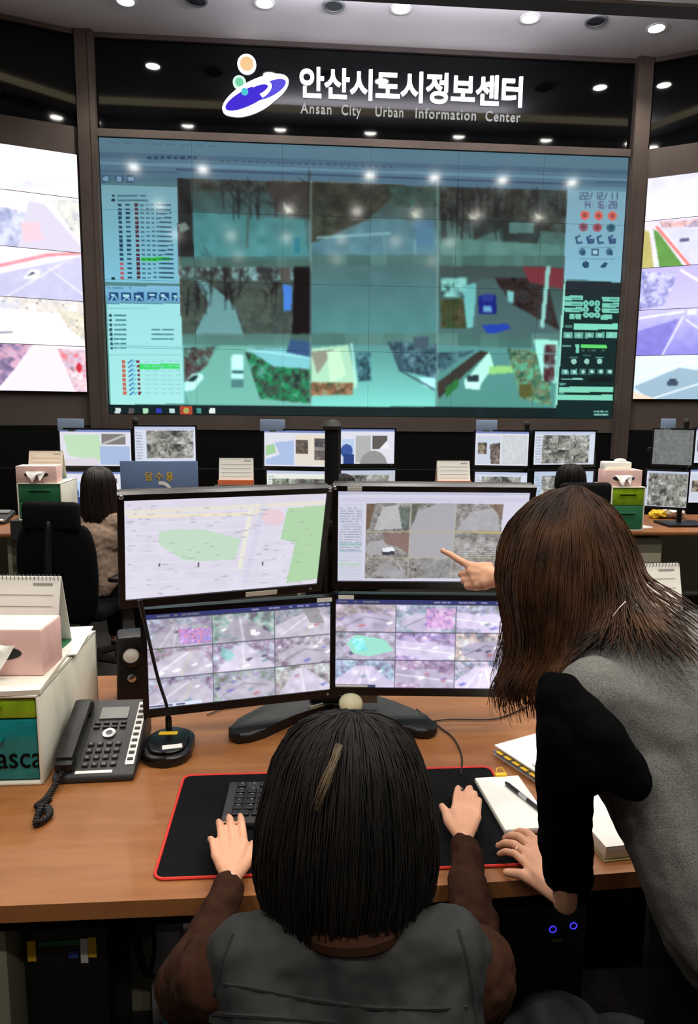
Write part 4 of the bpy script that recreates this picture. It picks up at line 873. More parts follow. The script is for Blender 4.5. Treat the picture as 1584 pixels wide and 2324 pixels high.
# lower left: nine traffic views
def nine(seed, tint, extra=None):
    p = canvas((190, 186, 206), seed); w, h = 220, 124; p.rect(0, 0, w, 7, (50, 54, 100)); p.dashes(4, 2, 60, 6, 1, (200, 190, 110), .7, .7); p.dashes(120, 2, 214, 6, 1, (230, 230, 240), .8, .7)
    sty = [4, 0, 1, 1, 0, 3, 1, 3, 0] if seed % 2 else [3, 3, 2, 3, 2, 3, 4, 2, 4]
    for j in range(3):
        for i in range(3): p.street(i*w/3, 7+j*(h-7)/3, (i+1)*w/3, 7+(j+1)*(h-7)/3, sty[j*3+i], tint)
    return p
ll = nine(41, (196, 190, 206)); ll.noise([(35, 22), (72, 24), (72, 43), (38, 43)], [(150, 120, 210), (200, 120, 150), (110, 130, 220), (230, 200, 210), (190, 90, 110)], 3, .8); ll.poly([(180, 8), (200, 8), (208, 30), (190, 28)], (130, 128, 130), .8); ll.poly([(84, 50), (100, 62), (92, 72), (82, 62)], (120, 190, 180), .6); ll.rect(118, 31, 124, 38, (236, 240, 250)); ll.rect(0, 119, 60, 124, (190, 196, 220)); ll.dashes(1, 120, 40, 123, 1, (60, 60, 80), .9, .9, 2)
lr = nine(42, (206, 196, 222)); lr.poly([(14, 62), (26, 50), (60, 56), (72, 72), (40, 80), (22, 76)], (140, 196, 180)); lr.noise([(18, 56), (34, 54), (40, 72), (26, 72)], [(120, 220, 226), (170, 230, 230), (90, 170, 170)], 2, .7); lr.noise([(110, 12), (146, 12), (144, 40), (110, 40)], [(190, 130, 190), (226, 170, 210), (150, 120, 190), (220, 220, 230)], 3, .6); lr.rect(0, 120, 50, 124, (60, 62, 90)); lr.dashes(0, 121, 40, 123, 1, (180, 170, 150), .9, .9, 2)
# upper right: control window with nine grey views
ur = canvas((214, 212, 230), 9, quad_mp((768, 1115), (1201, 1117), (1199, 1317), (768, 1314)))
ur.rect(760, 1108, 1210, 1124, (190, 190, 214)); ur.rect(770, 1130, 1200, 1140, (206, 204, 226)); ur.rect(769, 1142, 826, 1314, (206, 208, 224)); ur.dashes(774, 1150, 822, 1246, 17, (130, 136, 160), .8, .75); ur.rect(772, 1228, 824, 1234, (140, 190, 180), .6); ur.rect(772, 1244, 824, 1249, (150, 180, 190), .6); ur.dashes(774, 1256, 820, 1300, 6, (170, 186, 190), .6, .6); ur.rect(772, 1274, 822, 1279, (170, 214, 170), .6)
gx, gy = (832, 934, 1036, 1144), (1142, 1203, 1261, 1308)
for j in range(3):
    for i in range(3):
        x0, x1, y0, y1 = gx[i], gx[i+1], gy[j], gy[j+1]; q = [(x0, y0), (x1, y0), (x1, y1), (x0, y1)]
        ur.noise(q, [(150, 148, 146), (120, 116, 112), (176, 174, 176), (136, 132, 130)], 2); ur.fog(q, 12, 7)
ur.poly([(870, 1150), (905, 1145), (925, 1195), (850, 1200)], (196, 196, 200), .8); ur.poly([(832, 1142), (852, 1142), (840, 1196), (832, 1200)], (110, 86, 64), .8); ur.noise([(905, 1150), (930, 1150), (930, 1200), (915, 1196)], [(90, 110, 100), (70, 76, 74), (110, 120, 110)], 2, .8)
ur.poly([(934, 1200), (950, 1160), (990, 1144), (1036, 1144), (1036, 1261), (934, 1261)], (172, 170, 178)); ur.noise([(934, 1144), (955, 1144), (934, 1190)], [(90, 96, 84), (120, 120, 110)], 2); ur.poly([(1040, 1200), (1070, 1160), (1130, 1150), (1140, 1200)], (182, 180, 186), .8); ur.noise([(1110, 1144), (1144, 1144), (1144, 1175)], [(110, 90, 76), (140, 120, 100)], 2, .8); ur.line([(1036, 1202), (1144, 1206)], (200, 180, 90), 1.4)
ur.poly([(870, 1206), (932, 1205), (932, 1252), (905, 1235), (880, 1230)], (136, 112, 104), .9); ur.poly([(840, 1225), (870, 1222), (905, 1250), (836, 1256)], (176, 174, 178), .8); ur.poly([(872, 1240), (895, 1236), (902, 1246), (875, 1250)], (236, 238, 246)); ur.poly([(870, 1248), (902, 1246), (900, 1254), (874, 1256)], (66, 68, 80)); ur.dashes(1040, 1216, 1140, 1258, 9, (206, 206, 208), .8, .8)
ur.poly([(850, 1300), (880, 1272), (925, 1290), (930, 1308)], (166, 164, 170), .7); ur.poly([(960, 1264), (1036, 1264), (1036, 1308), (975, 1308)], (150, 152, 156), .5); ur.noise([(985, 1280), (1036, 1270), (1036, 1308), (1000, 1308)], [(110, 116, 110), (160, 160, 164)], 2, .7)
for x in gx[1:3]: ur.line([(x, 1142), (x, 1308)], (190, 186, 170), 1)
for y in gy[1:3]: ur.line([(832, y), (1144, y)], (190, 180, 140), 1)
for p_ in (ll, lr): p_.a = np.clip((p_.a-150)*1.22+176, 20, 252)
def from_tl(tl, yaw, tilt, w, h, *a):
    m = Matrix.Rotation(yaw, 3, 'Z') @ Matrix.Rotation(tilt, 3, 'X'); return monitor(Vector(tl)+m @ Vector((w/2, 0, -h/2)), yaw, tilt, w, h, *a)
mUL = from_tl((-.421, 1.759, 1.449), R(17.3), R(16.3), .53, .285, ul, 'upper left front monitor with pale street map and green park', FGG)
mUR = from_tl((.118, 1.925, 1.454), R(-3.5), R(16), .53, .285, ur, 'upper right front monitor, finger pointing at grey camera views', FGG)
mLL = from_tl((-.405, 1.89, 1.118), R(12.6), R(-1), .53, .268, ll, 'lower left front monitor with nine traffic views, behind the gooseneck microphone', FGG)
mLR = from_tl((.118, 2.0, 1.126), R(-4.5), R(-1), .53, .268, lr, 'lower right front monitor with nine traffic views, behind the brown hair', FGG)
def sticker(mon, x, z, w, h, m='paper'): part('label_sticker', B().box((x, -.0075, z), (w, .002, h)), m, mon)
sticker(mUL, .10, -.155, .09, .014, 'cream'); sticker(mLL, .235, .1415, .045, .012); sticker(mUR, -.22, .151, .04, .012); sticker(mLR, -.235, .1415, .045, .012)
for mon, xs in ((mUL, (-.272, .272)), (mUR, (-.275,))):
    for x in xs: part('corner_screw', B().ell((x, -.006, .153), (.006, .004, .006), None, 10, 8), 'silver', mon)

# desk pad, keyboard, mouse
def P2(px, py, z=DT): p = atz(px, py, z); return (p.x, p.y)
MX0, MX1, MY0, MY1 = -.283, .51, 1.305, 1.705
pd = thing('desk_pad', ((MX0+MX1)/2, (MY0+MY1)/2, DT), 'large black desk pad with red stitched edge', 'desk pad')
part('pad', B().prism(rrect(MX1-MX0, MY1-MY0, .022), 0, .0035), 'mat', pd)
ed = [(x, y, .0032) for x, y in rrect(MX1-MX0, MY1-MY0, .022)]; part('red_edge', B().tube(ed+[ed[0]], .0032, 6), 'red', pd)
kb = thing('keyboard', (.055, 1.552, DT+.0035), 'black computer keyboard on the pad under the seated woman', 'keyboard', None, R(-2))
part('case', B().box((0, -.008, .009), (.44, .175, .016), bev=.005), 'char', kb)
b = B()
for r_ in range(6):
    n = 15 if r_ < 5 else 9
    for i in range(n):
        if r_ == 0 and i in (1, 6, 11): continue
        w = .4/n; wid = w-.005
        if r_ == 5 and i == 4: wid = w*1.5
        b.box((-.205+(i+.5)*w+.005, .058-r_*.0235-(.004 if r_ else 0), .020), (wid, .018, .008), bev=.002, seg=1)
part('keys', b, 'black', kb)
b = B()
for r_ in range(5):
    for i in range(14): b.box((-.2+(i+.5)*.0285, .058-r_*.0235, .0242), (.0045, .0045, .0006))
part('key_legends', b, 'grey', kb)
ms = thing('computer_mouse', (.395, 1.52, DT+.0035), 'black computer mouse under the seated woman\'s right hand', 'mouse')
b = B().ell((0, 0, .006), (.031, .056, .026), None, 20, 14)
for v in b.bm.verts: v.co.z = max(0, v.co.z)
part('shell', b, 'gloss', ms); part('scroll_wheel', B().cyl((-.004, .03, .028), (.004, .03, .028), .006, n=12), 'grey', ms)
def cable(name, pts, r, label, m='black'): return solo(name, B().tube(smooth_curve(pts, 6), r, 6), m, label, 'cable', 'cables on the desk')
z = DT+.004
cable('mouse_cable', [(*P2(1045, 1765), z+.004), (*P2(1048, 1720), z), (*P2(1030, 1680), z), (*P2(1000, 1655), z), (*P2(945, 1612), z)], .0022, 'thin black cable zigzagging from mouse to monitor stand')
cable('usb_cable', [(*P2(945, 1648), z), (*P2(1010, 1636), z), (*P2(1100, 1636), z), (*P2(1140, 1630), z), (*P2(1200, 1606), z)], .0022, 'thin black cable running right along the back of desk')
cable('keyboard_cable', [(*P2(915, 1715), z), (*P2(922, 1690), z), (*P2(932, 1660), z), (*P2(960, 1630), z)], .002, 'short black cable beside the right stand foot')
cable('power_cable', [(*P2(470, 1625), z), (*P2(500, 1614), z), (*P2(560, 1600), z), (*P2(600, 1590), z)], .002, 'thin black cable under the lower left front monitor')
p = atz(795, 1596, DT+.06)
t = thing('webcam', (p.x, p.y-.02, DT), 'cream rounded desk gadget in front of the stand, above the black hair', 'desk gadget')
part('shell', B().ell((0, 0, .068), (.036, .036, .026), Matrix.Rotation(.5, 3, 'X'), 20, 14), mat('ivory_plastic', (222, 216, 176), .4), t); part('stem', B().cyl((0, 0, 0), (0, 0, .06), .016), 'cream', t)
solo('note_card', B().box((0, 0, .03), (.11, .003, .06), Matrix.Rotation(-.25, 3, 'X')), mat('grey_note', (196, 194, 178), .8), 'small grey white note card under the right front monitors', 'note', None, (p.x+.03, p.y+.04, DT+.045))
p = atz(716, 1607, DT+.032); solo('marker', B().tube([(-.02, -.012, 0), (.022, .014, 0)], .006, 8), mat('pale_green', (196, 214, 200), .5), 'short pale green marker on the left stand foot', 'marker', None, (p.x, p.y, DT+.037))

# gooseneck microphone
p = atz(384, 1690, DT+.02)
t = thing('gooseneck_microphone', (p.x, p.y, DT), 'black gooseneck microphone with yellow and white labels on base', 'microphone')
part('base', B().prism(rrect(.128, .185, .055, 8), 0, .028, bev=.01).prism(rrect(.10, .15, .045, 8), .028, .036, bev=.006), 'gloss', t)
tip = aty(326, 1400, 1.80); tip = Vector((tip.x-p.x, 1.80-p.y, tip.z-DT))
nk = smooth_curve([(-.012, .065, .03), (-.014, .06, .1), (tip.x*.55, .02+tip.y*.45, tip.z*.55), tuple(tip)], 8)
part('gooseneck', B().tube(nk, [.009]*6+[.0048]*(len(nk)-6), 8), 'black', t)
part('microphone_tip', B().tube([tip, tip+(tip-nk[-4]).normalized()*.05], [.006, .0065], 10), 'black', t)
part('yellow_label', B().box((-.008, .035, .0365), (.05, .018, .002)), 'yellow', t, 'bright yellow label'); part('white_label', B().box((.016, -.045, .0365), (.052, .022, .002), rotz(.2)), 'paper', t, 'white paper label')

# telephone (wedge rising to the back)
ph = thing('desk_telephone', (-.505, 1.685, DT), 'charcoal desk telephone with white key labels and black handset', 'phone', None, R(2))
sl = math.atan2(.085, .275)
RX = Matrix.Rotation(sl, 3, 'X')
b = B(); w, d = .20, .275
b.add([(-w/2, 0, 0), (w/2, 0, 0), (w/2, d, 0), (-w/2, d, 0), (-w/2, 0, .02), (w/2, 0, .02), (w/2, d, .105), (-w/2, d, .105)], [(3, 2, 1, 0), (4, 5, 6, 7), (0, 1, 5, 4), (1, 2, 6, 5), (2, 3, 7, 6), (3, 0, 4, 7)])
bmesh.ops.bevel(b.bm, geom=b.bm.edges[:], offset=.008, segments=2, profile=.5, affect='EDGES')
part('body', b, 'char', ph)
mtop = Matrix.Translation((0, 0, .02)) @ RX.to_4x4()
def ptop(x, y, z): return mtop @ Vector((x, y, z))
def onphone(x, y, w_, d_, h_=.003, bev=0): return B().box(ptop(x, y, h_/2), (w_, d_, h_), RX, bev=bev)
b = B().box(ptop(-.072, .135, .03), (.046, .22, .022), RX, bev=.009); b.box(ptop(-.072, .235, .014), (.05, .05, .034), RX, bev=.012); b.box(ptop(-.072, .035, .014), (.05, .05, .034), RX, bev=.012)
part('handset', b, 'black', ph)
part('display', onphone(.012, .225, .075, .045, .004), mat('phone_display', (92, 98, 92), .25), ph)
part('label_column', onphone(.083, .15, .022, .235, .002), 'paper', ph)
b = B()
for i in range(10): b.box(ptop(.083, .05+i*.0222, .003), (.014, .009, .005), RX, bev=.001, seg=1)
part('speed_keys', b, 'char', ph)
b = B()
for r_ in range(4):
    for c in range(4 if r_ < 3 else 4): b.box(ptop(-.026+c*.023, .035+r_*.024, .003), (.016, .013, .006), RX, bev=.002, seg=1)
part('keypad', b, mat('dark_key', (30, 31, 32), .4), ph)
b = B()
for r_ in range(2):
    for c in range(4): b.box(ptop(-.026+c*.023+(.0), .17+r_*.016, .003), (.016, .007, .005), RX, bev=.001, seg=1)
part('function_keys', b, mat('dark_key', (30, 31, 32), .4), ph)
b = B()
for r_ in range(4):
    for c in range(4): b.box(ptop(-.026+c*.023, .035+r_*.024, .0064), (.005, .004, .0006), RX)
part('key_legends', b, 'grey', ph)
mr = Matrix.Translation(ptop(.012, .145, .002)) @ RX.to_4x4()
part('navigation_ring', B().lathe([(.017, 0), (.017, .004), (.009, .005), (.009, .002), (.0085, 0)], 20, mr), 'silver', ph); part('navigation_button', B().lathe([(.008, 0), (.008, .005), (.001, .0055)], 16, mr), 'gloss', ph)
part('name_strip', onphone(-.0, .012, .09, .009, .002), 'paper', ph)
cc = []
pts = smooth_curve([(-.578, 1.69, DT+.03), (-.588, 1.64, DT+.012), (-.592, 1.60, DT+.01), (-.60, 1.575, DT+.01), (-.572, 1.56, DT+.012), (-.56, 1.53, DT+.01), (-.575, 1.50, DT+.01), (-.585, 1.545, DT+.014), (-.577, 1.585, DT+.018)], 10)
pts = [Vector(q) for q in pts]
for i in range(len(pts)-1):
    for j in range(6):
        q = pts[i].lerp(pts[i+1], j/6); a_ = (i*6+j)*1.35; cc.append((q.x+.0065*math.cos(a_), q.y+.004*math.cos(a_), q.z+.0065*math.sin(a_)))
solo('handset_cord', B().tube(cc, .0022, 5), 'black', 'coiled black telephone cord bunched on the desk', 'cord')
# black speaker
p = aty(300, 1600, 2.16)
t = thing('desk_speaker', (p.x-.008, 2.20, DT), 'black desk speaker with round white cone beside the left front monitor', 'speaker', None, R(14))
part('cabinet', B().box((0, 0, .112), (.095, .11, .224), bev=.012, taper=(.86, .9)), 'black', t)
m = Matrix(((1, 0, 0, .0), (0, 0, -1, -.053), (0, 1, 0, .165), (0, 0, 0, 1))); part('cone_ring', B().lathe([(.036, 0), (.036, .006), (.028, .008), (.026, .002)], 24, m), 'gloss', t); part('cone', B().lathe([(.026, .001), (.022, .006), (.001, .010)], 24, m), 'white', t)
m = Matrix(((1, 0, 0, .0), (0, 0, -1, -.055), (0, 1, 0, .095), (0, 0, 0, 1))); part('volume_knob', B().lathe([(.013, 0), (.013, .01), (.010, .012), (.001, .012)], 20, m), 'silver', t)
# drawer organizer with things on it
DW, DD, DH = .36, .50, .235
drawer_unit((-.625-DW/2, 1.685, DT), DW, DD, DH, (('lime', 1), ('teal', 3.0)), 'cream desk organizer with lime and teal drawers at left front', G4, lettering='Tasca')
TZ = DT+DH
b = B().box((0, 0, .006), (.21, .297, .012)); solo('paper_stack', b, 'paper2', 'stack of white papers under pink tissue box on left organizer', 'papers', None, (-.735, 1.83, TZ), .06)
solo('loose_papers', B().box((0, 0, .002), (.2, .26, .004), rotz(-.08)).box((.01, .02, .006), (.2, .26, .003), rotz(.1)), 'paper', 'loose white papers behind tissue box on left organizer', 'papers', None, (-.735, 2.05, TZ), 0)
tissue_box((-.77, 1.85, TZ+.0125), .26, .13, .12, R(-3), 'large pink tissue box on papers at left front', group=None)
desk_calendar((-.80, 2.02, TZ+.0085), .27, .215, 'big white spiral desk calendar behind large pink tissue box', 'green', R(-4), .26, ('paper', 'green'))
# right organizer (behind the standing woman) with calendar
drawer_unit((1.17, 1.95, DT), DW, .4, DH, (('teal', 1), ('lime', 1)), 'cream organizer behind standing woman, under spiral calendar', G4)
desk_calendar((1.14, 2.2, TZ), .27, .205, 'white spiral calendar at right photo edge behind standing woman', 'paper', R(3), .26, ('paper', 'paper2'))

# notebook, pen, books
nb = thing('notebook', (.513, 1.52, DT+.0035), 'open white notebook with yellow clip beside the pad', 'notebook', None, R(3))
part('pages', B().box((0, 0, .006), (.115, .225, .011), bev=.002), 'paper2', nb); part('top_page', B().box((0, 0, .0122), (.113, .222, .0012)), 'paper', nb)
part('yellow_clip', B().box((.012, .115, .014), (.03, .012, .01), bev=.002).tube([(.0, .118, .018), (.005, .128, .026), (.02, .128, .026), (.024, .118, .018)], .0015, 5), 'yellow', nb)
pn = thing('pen', (*P2(1190, 1830), DT+.022), 'black and silver pen lying on white notebook', 'pen', None, R(20))
part('barrel', B().tube([(0, -.075, 0), (0, -.01, 0)], .0048, 10), 'gloss', pn); part('grip_band', B().tube([(0, -.01, 0), (0, .02, 0)], .005, 10), 'silver', pn); part('cap', B().tube([(0, .02, 0), (0, .065, 0), (0, .075, 0)], [.0052, .0052, .003], 10), 'gloss', pn)
bp_ = P2(1300, 1900, DT+.05)
bk = thing('document_stack', (.735, 1.50, DT), 'thick pile of white documents with yellow tabs behind black sleeve', 'documents', None, R(6))
part('sheets', B().box((0, 0, .017), (.215, .36, .028), bev=.003), 'paper2', bk); part('cover_page', B().box((0, 0, .0316), (.214, .359, .001)), 'paper', bk)
part('folder', B().box((0, 0, .0015), (.225, .37, .003)), mat('folder_tan', (150, 136, 90), .7), bk)
bk2 = thing('ring_binder', (.668, 1.70, DT), 'white binder with yellow and blue index tabs above the notebook', 'binder', None, R(24))
part('cover', B().box((0, 0, .0265), (.17, .24, .004)).box((0, 0, .002), (.17, .24, .004)), 'paper', bk2); part('pages', B().box((.004, 0, .0142), (.155, .232, .02)), 'paper2', bk2)
b = B()
for i in range(7): b.box((-.088, -.1+i*.032, .018), (.012, .022, .002))
part('yellow_tabs', b, 'yellow', bk2); part('blue_spine', B().box((-.086, 0, .0115), (.003, .236, .008)), 'ltblue', bk2)

# under the desk
t = thing('computer_tower', (-.515, 1.56, 0), 'black computer tower with yellow stickers under left desk end', 'computer')
part('case', B().box((0, .0, .265), (.185, .2, .53), bev=.006), 'black', t)
for x, z, w, h, m in ((-.072, .475, .018, .05, 'yellow'), (.06, .478, .018, .05, 'yellow'), (.042, .47, .016, .06, 'paper')): part('sticker', B().box((x, -.1015, z), (w, .003, h)), m, t)
part('green_label', B().box((-.01, -.1015, .492), (.09, .003, .012)), 'green', t); part('blue_label', B().box((.018, -.1015, .462), (.02, .003, .016)), mat('blue_label', (60, 90, 190), .5), t)
t = thing('computer_tower', (.62, 1.70, 0), 'black computer tower with blue ring lights under right desk', 'computer')
part('case', B().box((0, 0, .25), (.22, .3, .50), bev=.006), 'black', t)
for q in ((1256, 2112), (1303, 2104)):
    r_ = aty(*q, 1.545); part('ring_light', B().tube([(r_.x-.62+.0085*math.cos(a), -.151, r_.z+.0085*math.sin(a)) for a in [k*math.pi/12 for k in range(25)]], .0014, 6), 'led', t)
r_ = aty(1283, 2071, 1.545); part('power_light', B().box((r_.x-.62, -.152, r_.z), (.006, .004, .006)), 'ledw', t)
r_ = aty(1264, 2136, 1.545); part('sticker', B().box((r_.x-.62, -.151, r_.z), (.026, .003, .008)), mat('dim_yellow', (130, 124, 40), .7), t)
t = thing('paper_carton', (-.352, 1.77, 0), 'pale grey carton standing under desk beside brown sleeve', 'carton')
part('carton', B().box((0, 0, .14), (.08, .06, .28), bev=.003), mat('pale_carton', (190, 192, 196), .8), t); part('blue_corner', B().box((.01, -.051, .03), (.03, .002, .025)), 'teal', t)
cab = aty(320, 2150, 1.66)
solo('hanging_cable', B().tube(smooth_curve([(cab.x-.02, 1.66, .69), (cab.x-.022, 1.66, .45), (cab.x-.012, 1.66, .30), (cab.x+.012, 1.66, .22), (cab.x+.032, 1.66, .28), (cab.x+.03, 1.66, .36), (cab.x+.006, 1.665, .42), (cab.x-.006, 1.665, .34), (cab.x+.008, 1.665, .24), (cab.x+.03, 1.665, .21)], 6), .006, 7), 'black', 'looped black cables hanging under the front desk', 'cable')
t = thing('cloth_bundle', (.66, 1.38, 0), 'dark grey cloth bundle on the floor under right desk', 'bundle')
b = B()
for c, d in (((-.06, .02, .17), (.14, .1, .17)), ((.08, -.02, .15), (.15, .11, .15)), ((.2, .03, .11), (.1, .1, .11))): b.ell(c, d)
part('cloth', b, mat('grey_cloth', (70, 70, 74), .95, noise=.2, scale=25), t)
#@@PEOPLE
# ---------------------------------------------------------------- people
def capsule(bm, p0, r0_, p1, r1_, n=14):
    p0, p1 = Vector(p0), Vector(p1); d = p1-p0; L = d.length
    z = d.normalized() if L > 1e-6 else Vector((0, 0, 1)); x = z.orthogonal().normalized(); y = z.cross(x); rings = []
    for k in range(6): a = -math.pi/2+math.pi/2*k/5; rings.append((p0, r0_*math.cos(a), r0_*math.sin(a)))
    for k in range(6): a = math.pi/2*k/5; rings.append((p1, r1_*math.cos(a), r1_*math.sin(a)))
    vs = [[bm.verts.new(c+z*h+(x*math.cos(2*math.pi*j/n)+y*math.sin(2*math.pi*j/n))*max(r, 1e-4)) for j in range(n)] for c, r, h in rings]
    for i in range(len(vs)-1):
        for j in range(n): bm.faces.new([vs[i][j], vs[i][(j+1) % n], vs[i+1][(j+1) % n], vs[i+1][j]])
    bm.faces.new(vs[0][::-1]); bm.faces.new(vs[-1])
def blob(name, caps, ells, m, parent, voxel=.005, smooth=4, folds=0, fold_size=.05, label=None, floor=None):
    # one continuous skin grown over tapered limbs
    bm = bmesh.new()
    for c in caps: capsule(bm, *c)
    b = B(); b.bm.free(); b.bm = bm
    for e in ells: b.ell(*e)
    me = bpy.data.meshes.new(name); bm.to_mesh(me); bm.free()
    o = bpy.data.objects.new(name, me); COL.objects.link(o)
    md = o.modifiers.new('r', 'REMESH'); md.mode = 'VOXEL'; md.voxel_size = voxel
    md = o.modifiers.new('s', 'SMOOTH'); md.factor = .5; md.iterations = smooth
    if folds:
        for k, (sz, st_) in enumerate(((fold_size, folds), (fold_size*.35, folds*.35))):
            tx = bpy.data.textures.new(name+'_folds', 'CLOUDS'); tx.noise_scale = sz; tx.noise_depth = 1
            md = o.modifiers.new('d%d' % k, 'DISPLACE'); md.texture = tx; md.strength = st_; md.mid_level = .5; md.texture_coords = 'LOCAL'
    bpy.context.view_layer.update()
    me2 = bpy.data.meshes.new_from_object(o.evaluated_get(bpy.context.evaluated_depsgraph_get()))
    bpy.data.objects.remove(o); bpy.data.meshes.remove(me); me2.materials.clear(); me2.shade_smooth()
    return link(name, me2, m, parent, label, world=True)
def hand_caps(w, kn, tips, tb, tt, up, r=.0088, curl=.012):
    caps = []; up = Vector(up)
    for i, (k, t) in enumerate(zip(kn, tips)):
        k, t = Vector(k), Vector(t); a = k.lerp(t, .45)+up*curl; c = k.lerp(t, .78)+up*curl*.75; q = r*(1, 1.04, .98, .86)[i]
        caps += [(k, q*1.12, a, q), (a, q, c, q*.92), (c, q*.92, t, q*.8), (w, r*1.7, k, q*1.3)]
    for a, c in zip(kn, kn[1:]): caps.append((a, r*1.15, c, r*1.15)); caps.append((Vector(w).lerp(Vector(a), .55), r*1.5, Vector(w).lerp(Vector(c), .55), r*1.5))
    tb, tt = Vector(tb), Vector(tt); mid = tb.lerp(tt, .5)+up*curl*.4
    caps += [(w, r*1.7, tb, r*1.5), (tb, r*1.5, mid, r*1.12), (mid, r*1.12, tt, r*.9)]
    return caps
def nails(parent, tips, kn, up, r=.0062):
    b = B(); up = Vector(up)
    for t, k in zip(tips, kn):
        t, k = Vector(t), Vector(k); d = (t-k).normalized(); s_ = d.cross(up).normalized(); u = s_.cross(d)
        b.ell(t+u*.0052-d*.002, (.0048, .0065, .0022), Matrix((s_, d, u)).transposed(), 10, 6)
    part('fingernails', b, mat('nail', (226, 176, 156), .3), parent, world=True)
def resample(p, m):
    p = [Vector(q) for q in p]; L = [0]
    for a, c in zip(p, p[1:]): L.append(L[-1]+(c-a).length)
    out = []; j = 0
    for i in range(m):
        s = L[-1]*i/(m-1)
        while j < len(p)-2 and L[j+1] < s: j += 1
        out.append(p[j].lerp(p[j+1], min(1, (s-L[j])/max(1e-6, L[j+1]-L[j]))))
    return out
def hair_mesh(guides, count, center, seed=1, *a, **k): return hair_mesh_(guides, count, center, seed, *a, **k)
def hair_mesh_(guides, count, center, seed=1, m=14, cyclic=False, jit=.006, rad=.0016, wave=.004, inset=.012, tmin=.75, shell=True, ulo=0.0, uhi=None, flat=1.0, shell_t=1.0, shell_u=None, sides=4, du=.25, tmax=1.0):
    DU = du; g = random.Random(seed); center = Vector(center); G = [resample(smooth_curve(q, 6), m) for q in guides]; n = len(G); top = n if cyclic else n-1
    def at(u, i):
        k = int(math.floor(u)); f = u-k; a = G[k % n][i]; c = G[(k+1) % n][i] if (cyclic or k+1 < n) else G[k][i]; return a.lerp(c, f)
    b = B()
    if shell:
        U0, U1 = shell_u or (0, top); ku = int((U1-U0)*6); mm = int(m*shell_t); rows = []
        for i in range(mm):
            row = []
            for q in range(ku if cyclic else ku+1):
                p = at(min(U0+(U1-U0)*q/ku, top-1e-6 if not cyclic else 1e9), i); row.append(b.bm.verts.new(p+(center-p).normalized()*inset*(1-.5*i/mm)))
            rows.append(row)
        L = len(rows[0])
        for i in range(mm-1):
            for q in range(L if cyclic else L-1): b.bm.faces.new([rows[i][q], rows[i][(q+1) % L], rows[i+1][(q+1) % L], rows[i+1][q]])
    for s in range(count):
        u = g.uniform(ulo, uhi if uhi is not None else top-1e-4); du = g.gauss(0, DU); off = g.uniform(-jit, jit*.7); t1 = g.uniform(tmin, tmax); ph = g.uniform(0, 6.3); f = g.uniform(2, 5); pts = []; rr = []
        k = max(6, int(m*1.0))
        for i in range(k):
            t = t1*i/(k-1); ii = t*(m-1); i0 = min(int(ii), m-2); uu = u+du*t*(1 if cyclic else .6)
            if not cyclic: uu = min(max(uu, 0), top-1e-4)
            p = at(uu, i0).lerp(at(uu, i0+1), ii-i0); nrm = (p-center).normalized()
            p = p+nrm*(off+wave*t*t*math.sin(ph+f*t*3))+Vector((g.gauss(0, .0006), g.gauss(0, .0006), g.gauss(0, .0006))); pts.append(p); rr.append(rad*g.uniform(.85, 1.1)*(1-.7*t**3)*(.55+.45*min(1, t*6)))
        b.tube(pts, rr, sides, cap=False)
    bm = b.bm; bm.normal_update(); me = bpy.data.meshes.new('hair'); bm.to_mesh(me); bm.free(); me.shade_smooth(); return me
def D(px, py, d): return atd(px, py, d)
def C_(px, py, d, r): return (atd(px, py, d), r*d/F)
def chain(*q):
    out = []
    for a, c in zip(q, q[1:]): out.append((a[0], a[1], c[0], c[1]))
    return out
def head_parts(c, s=1.0, fwd=Vector((0, 1, 0))):
    # skull, jaw, nose, ears, as seen facing along fwd
    f = fwd.normalized(); sd = f.cross(Vector((0, 0, 1))).normalized(); u = sd.cross(f); m = Matrix((sd, f, u)).transposed(); q = lambda x, y, z: c+m @ Vector((x*s, y*s, z*s))
    e = [(q(0, -.005, .02), (.074*s, .092*s, .092*s), m), (q(0, .03, -.05), (.054*s, .062*s, .066*s), m), (q(0, .096, -.022), (.012*s, .016*s, .022*s), m), (q(.074, 0, -.01), (.01*s, .018*s, .03*s), m), (q(-.074, 0, -.01), (.01*s, .018*s, .03*s), m), (q(0, .088, -.062), (.022*s, .01*s, .007*s), m), (q(0, .07, .012), (.05*s, .03*s, .012*s), m)]
    return e, q, m
def face_parts(parent, q, m, s):
    b = B()
    for x in (-.03, .03): b.ell(q(x, .083, .0), (.013*s, .008*s, .007*s), m, 12, 8)
    part('eyes', b, 'white', parent, world=True); b = B()
    for x in (-.03, .03): b.ell(q(x, .0895, .0), (.006*s, .004*s, .006*s), m, 10, 8)
    part('irises', b, 'black', parent, world=True)
    part('lips', B().ell(q(0, .096, -.062), (.019*s, .006*s, .006*s), m, 12, 8), mat('lips', (190, 110, 100), .4), parent, world=True)

